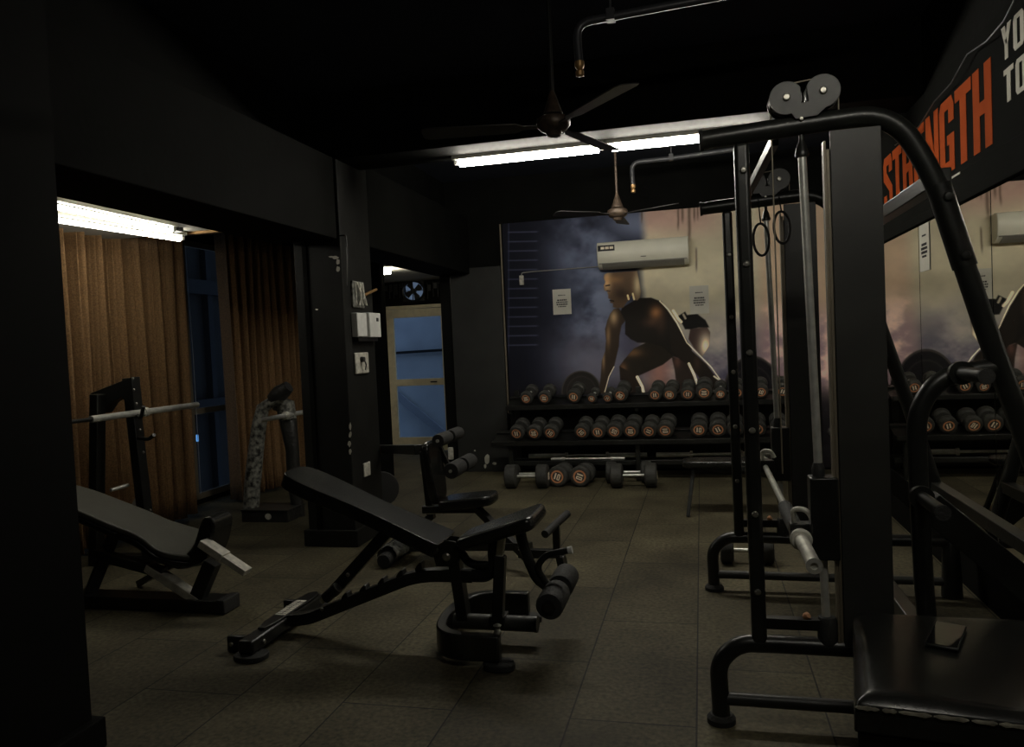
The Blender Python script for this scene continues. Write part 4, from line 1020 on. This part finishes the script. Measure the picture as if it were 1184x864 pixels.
# ------------------------------------------------------------------ smith machine
sm_ = thing('smith_machine', 'large black smith machine with chrome guide rods against the right mirrors', 'smith machine', (.7, 3.9, 0))
def mframe(Y, near):
    s = -1 if near else 1
    P2 = lambda x, z, dy=0: V((x, Y+dy, z))
    obj('upright', bar(B(), P2(.178, .30), P2(.172, 2.235), .056, .062, (0,1,0)), m_metal2, sm_, bev=.016, seg=4)
    for z in ((2.13, 1.78, 1.445, 1.15, .83, .53) if near else (1.98, 1.62, 1.30, .98, .66)):
        bm = B(); bolt(bm, P2(.176, z, -.030), (0,-1,0), .013, .010); obj('bolt', bm, m_bolt, sm_)
    for x, z in ((.865, 1.97), (.915, 1.76)):
        bm = B(); bolt(bm, P2(x, z, -.040), (0,-1,0), .018, .012); obj('bolt', bm, m_metal2, sm_)
    obj('top_tube', tube(B(), rounded([P2(.03, 2.262), P2(.40, 2.283), P2(.70, 2.295), P2(.83, 2.06), P2(1.0, 1.45), P2(1.10, 1.125), P2(1.30, .40), P2(1.30, .33)], .17, 8), .037, 16), m_metal2, sm_)
    obj('end_cap', cyl(B(), P2(.02, 2.2615), P2(.034, 2.2622), .040, n=18), m_foam, sm_)
    obj('joint_sleeve', cyl(B(), P2(.845, 2.02), P2(.925, 1.72), .0415, n=20), m_metal, sm_)
    obj('base_tube', tube(B(), rounded([P2(.025, .03), P2(.02, .24), P2(.10, .318), P2(.22, .320), P2(1.33, .312)], .13, 8), .034, 16), m_metal2, sm_)
    obj('foot_pad', lathe(B(), [(.055,0),(.055,.02),(.042,.035),(.03,.036)], P2(.025, 0)), m_foam, sm_)
    obj('floor_tube', tube(B(), [P2(.03, .095), P2(1.33, .085)], .025, 12), m_grey, sm_)
    obj('rear_foot', lathe(B(), [(.055,0),(.055,.02),(.042,.31),(.03,.33)], P2(1.31, 0)), m_metal, sm_)
    obj('gusset', bar(B(), P2(.16, .405), P2(.43, .405), .04, .042), m_metal, sm_, bev=.003)
    obj('pin_tip', lathe(B(), [(.010,0),(.014,.008),(.013,.02),(.0,.026)], P2(.345, .428) , V((.5,-.3,.5))), m_peach, sm_, label='small peach coloured pin tip')
    # guide rod
    obj('guide_rod', cyl(B(), P2(.425, .34), P2(.388, 2.20), .0155, n=16), m_chrome, sm_, label='polished chrome rod')
    obj('rod_cap', lathe(B(), [(.024,0),(.026,.010),(.022,.02),(.016,.045),(.009,.06),(.008,.10)], P2(.388, 2.165)), m_metal2, sm_)
    obj('rod_bumper', lathe(B(), [(.034,0),(.036,.01),(.036,.085),(.03,.10),(.022,.102)], P2(.426, .335)), m_foam, sm_)
    # carriage
    bm = B(); box(bm, .375, .475, Y-.045, Y+.045, .66, .97); obj('carriage', bm, m_metal, sm_, bev=.006)
    bm = B(); lathe(bm, [(.022,0),(.024,.03),(.018,.05),(.017,.052)], P2(.411, .97)); obj('carriage_collar', bm, m_foam, sm_)
    # pulley block
    def lobe():
        o = []; c1_, c2_, rr = (.335, 2.375), (.462, 2.387), .061
        for k in range(18): an = math.radians(285-k*14.7); o.append((c1_[0]+math.cos(an)*rr, c1_[1]+math.sin(an)*rr))
        o += [(.385, 2.352), (.412, 2.355)]
        for k in range(18): an = math.radians(158-k*14.0); o.append((c2_[0]+math.cos(an)*rr, c2_[1]+math.sin(an)*rr))
        o += [(.44, 2.30), (.365, 2.295)]
        return o
    for dy in (-.045, .033):
        bm = B(); prism(bm, [P2(x, z, dy) for x, z in lobe()], (0, .008, 0)); obj('pulley_plate', bm, m_grey, sm_, bev=.0015, label='twin-lobed grey side plate')
    for cx in (.335, .462):
        bm = B(); lathe(bm, [(.058,-.018),(.058,-.012),(.048,0),(.058,.012),(.058,.018)], P2(cx, 2.38), V((0,1,0)), 28); obj('pulley', bm, m_metal, sm_)
    for q, rr_ in ((P2(.335, 2.377, -.045), .014), (P2(.462, 2.387, -.045), .014), (P2(.385, 2.295, -.036), .009)):
        bm = B(); bolt(bm, q, (0,-1,0), rr_, .010); obj('bolt', bm, m_bolt, sm_)
    bm = B(); tube(bm, [P2(.283, .98), P2(.283, 2.37), P2(.30, 2.41), P2(.335, 2.436), P2(.462, 2.448), P2(.50, 2.43), P2(.520, 2.37), P2(.520, 2.28)], .0028, 6); obj('cable', bm, m_alu, sm_)
    # weight shroud
    xa, xb_ = .482, .655
    bm = B(); box(bm, xa, xb_, Y-.03, Y-.022, .33, 2.245); box(bm, xa, xa+.006, Y-.022, Y+.10, .33, 2.16); box(bm, xb_-.006, xb_, Y-.022, Y+.10, .33, 2.245); obj('weight_shroud', bm, m_grey, sm_, bev=.002)
    bm = B(); box(bm, xa-.022, xa-.014, Y-.024, Y+.02, .33, 2.21); box(bm, xa-.012, xa-.002, Y-.02, Y+.02, .33, 2.18); obj('shroud_edge', bm, m_alu, sm_, label='pale folded edge strips')
    bm = B()
    for k in range(14): box(bm, xa+.02, xb_-.02, Y+.0, Y+.09, .36+k*.045, .40+k*.045)
    obj('weight_stack', bm, m_metal, sm_)
    # rear horns
    obj('horn_upright', tube(B(), rounded([P2(.78, .32), P2(.765, .52), P2(.755, .94), P2(.752, 1.20), P2(.83, 1.33), P2(.98, 1.355), P2(1.03, 1.355)], .13, 8), .034, 16), m_metal2, sm_)
    for x, z in ((.89, 1.345), (.752, .90)):
        d = -1 if near else 1
        obj('plate_horn', cyl(B(), P2(x, z, 0), P2(x, z-.0, d*.30), .0235, n=18), m_metal2, sm_)
        bm = B(); cyl(bm, P2(x, z, d*.035), P2(x, z, d*.06), .042, n=20); obj('horn_collar', bm, m_metal2, sm_)
        bm = B(); cyl(bm, P2(x, z, d*.29), P2(x, z, d*.305), .026, n=18); obj('horn_cap', bm, m_foam, sm_)
    obj('rear_brace', bar(B(), P2(.79, .86, .05), P2(1.33, .36, .05), .07, .11), m_metal, sm_, bev=.004)
mframe(3.10, True); mframe(4.74, False)
obj('rear_cross_beam', bar(B(), (1.24, 3.10, .62), (1.24, 4.74, .62), .06, .06), m_metal2, sm_, bev=.004)
obj('rear_cross_beam', bar(B(), (.86, 3.10, 2.05), (.86, 4.74, 2.05), .06, .06), m_metal2, sm_, bev=.004)
obj('rear_cross_beam', bar(B(), (.77, 3.10, .36), (.77, 4.74, .36), .06, .06), m_metal2, sm_, bev=.004)
# diagonal stay from the near top to the far top, seen beside the upright
obj('top_stay', bar(B(), (.30, 3.16, 2.25), (.235, 4.70, 2.22), .03, .04), m_metal2, sm_, bev=.003)
bt_ = thing('smith_bar', 'chrome ended barbell carried on the smith machine guides', 'barbell', (.345, 3.9, .745))
xb, zb_ = .335, .745
obj('sleeve', cyl(B(), (xb, 2.70, zb_), (xb, 3.02, zb_), .0245, n=20), m_steel, bt_)
obj('sleeve', cyl(B(), (xb, 4.82, zb_), (xb, 5.14, zb_), .0245, n=20), m_steel, bt_)
bm = B(); lathe(bm, [(.0245,0),(.027,.004),(.027,.012),(.012,.013),(.012,.006)], (xb, 2.70, zb_), V((0,-1,0)), 24); obj('end_ring', bm, m_chrome, bt_)
for ya in (3.02, 4.80):
    bm = B(); lathe(bm, [(.034,0),(.040,.006),(.040,.018),(.034,.024),(.036,.04),(.030,.05)], (xb, ya, zb_), V((0,1,0)), 24); obj('collar', bm, m_steel, bt_)
obj('shaft', cyl(B(), (xb, 3.05, zb_), (xb, 4.80, zb_), .0155, n=16), m_chrome, bt_)
obj('grip_sleeve', cyl(B(), (xb, 3.10, zb_), (xb, 3.60, zb_), .030, n=16), m_foam, bt_)
for Y in (3.14, 4.70):
    bm = B(); tube(bm, rounded([(xb-.01, Y, zb_+.03), (xb-.02, Y-.03, zb_+.10), (xb+.03, Y-.05, zb_+.10), (xb+.05, Y-.05, zb_+.06)], .03), .010, 10); obj('safety_hook', bm, m_steel, bt_)
    bm = B(); box(bm, xb-.03, xb+.05, Y-.03, Y+.03, zb_-.03, zb_+.04); obj('bar_clamp', bm, m_metal, bt_, bev=.004)
# exercise loops hanging on the far frame
for i, (px, py, lb) in enumerate(((880, 277, 'black oval hand loop hanging from the far smith frame, lower left one'), (904, 263, 'black oval hand loop hanging from the far smith frame, upper right one'))):
    c = at(px, py, 1, 4.6); bm = B()
    tube(bm, [c+V((math.cos(k*2*math.pi/24)*.042, math.sin(k*2*math.pi/24)*.03, math.sin(k*2*math.pi/24)*.093)) for k in range(24)], .0075, 8, closed=True)
    tt = thing('hand_loop', lb, 'hand loop', c, 'hand loops on the smith machine')
    obj('loop', bm, m_foam, tt)
    obj('strap', tube(B(), [c+V((0,0,.093)), V((c.x, 4.72, 2.30))], .004, 6), m_metal, tt)

# ------------------------------------------------------------------ padded block in the foreground, and the phone on it
t = thing('padded_block', 'big black vinyl padded block in the near right corner with a phone on top', 'padded block', (.8, 2.6, 0))
zt_ = .50
cor = [at(988, 806, 2, zt_), at(986, 702, 2, zt_), at(1240, 716, 2, zt_), at(1300, 842, 2, zt_)]
cen = sum(cor, V((0,0,0)))/4
bm = B()
nu, nv = 60, 60; g = []
for i in range(nu+1):
    row = []
    for j in range(nv+1):
        u, v = i/nu, j/nv
        p = (cor[0]*(1-u)+cor[3]*u)*(1-v)+(cor[1]*(1-u)+cor[2]*u)*v
        e = min(u, 1-u, v, 1-v)
        z = zt_ - .026*max(0, 1-e/.075)**2 + .004*math.sin(u*7+v*3)*min(1, e*12) - .003*abs(math.sin(v*14))*max(0, 1-min(u,1-u)/.1)
        row.append(bm.verts.new((p.x, p.y, z)))
    g.append(row)
for i in range(nu):
    for j in range(nv): bm.faces.new((g[i][j], g[i+1][j], g[i+1][j+1], g[i][j+1]))
loop = [g[i][0] for i in range(nu)]+[g[nu][j] for j in range(nv)]+[g[i][nv] for i in range(nu, 0, -1)]+[g[0][j] for j in range(nv, 0, -1)]
low = [bm.verts.new((v.co.x+(v.co.x-cen.x)*.012, v.co.y+(v.co.y-cen.y)*.012, .40)) for v in loop]
n = len(loop)
for k in range(n): bm.faces.new((loop[k], loop[(k+1) % n], low[(k+1) % n], low[k]))
bm.faces.new(low)
obj('cushion', bm, m_vinyl, t, bev=.008)
bm = B(); prism(bm, [V((cen.x+(p.x-cen.x)*.985, cen.y+(p.y-cen.y)*.985, 0)) for p in cor], (0, 0, .40)); obj('body', bm, m_metal, t, bev=.006)
bm = B(); random.seed(9)  # worn front edge; the tube's highlight there is painted in with pale strips
ea, eb = cor[0], cor[3]; dd = (eb-ea); nrm = V((dd.y, -dd.x, 0)).normalized()
k = .0; pts_ = []
while k < 1.0:
    w = random.uniform(.05, .16); m_ = 6; e_ = min(1, k+w)
    prev = None
    top_, bot_ = [], []
    for q in range(m_+1):
        p = ea+dd*(k+(e_-k)*q/m_); h = .0035+.003*random.random() if 0 < q < m_ else .001
        top_.append(p+nrm*.0012+V((0,0,-.027+h))); bot_.append(p+nrm*.003+V((0,0,-.027-h*1.2)))
    prism(bm, bot_+top_[::-1], nrm*.0012)
    k = e_+random.uniform(.003, .012)
obj('worn_glint_edge', bm, m_worn_glint, t, smooth=False, label='cracked pale vinyl and painted highlight along the front edge')
t = thing('phone', 'black smartphone lying face up on the padded block', 'phone', at(1093, 738, 2, zt_+.003))
pc = [at(*q, 2, zt_+.003) for q in ((1082,721),(1118,727),(1108,754),(1069,747))]
bm = B(); prism(bm, pc, (0,0,.009)); obj('case', bm, m_metal2, t, bev=.003)
pcc = sum(pc, V((0,0,0)))/4
bm = B(); prism(bm, [pcc+(p-pcc)*.93+V((0,0,.0092)) for p in pc], (0,0,.001)); obj('screen', bm, m_phone, t, smooth=False)

# ------------------------------------------------------------------ world and render settings
w = bpy.data.worlds.new('dusk'); S.world = w; w.use_nodes = True
w.node_tree.nodes['Background'].inputs['Color'].default_value = (.25, .33, .47, 1)
w.node_tree.nodes['Background'].inputs['Strength'].default_value = .85
S.view_settings.view_transform = 'Standard'; S.view_settings.look = 'None'; S.view_settings.gamma = 1
S.view_settings.use_curve_mapping = False; S.view_settings.exposure = .6
for o in bpy.data.objects:
    if '_base' in o: del o['_base']
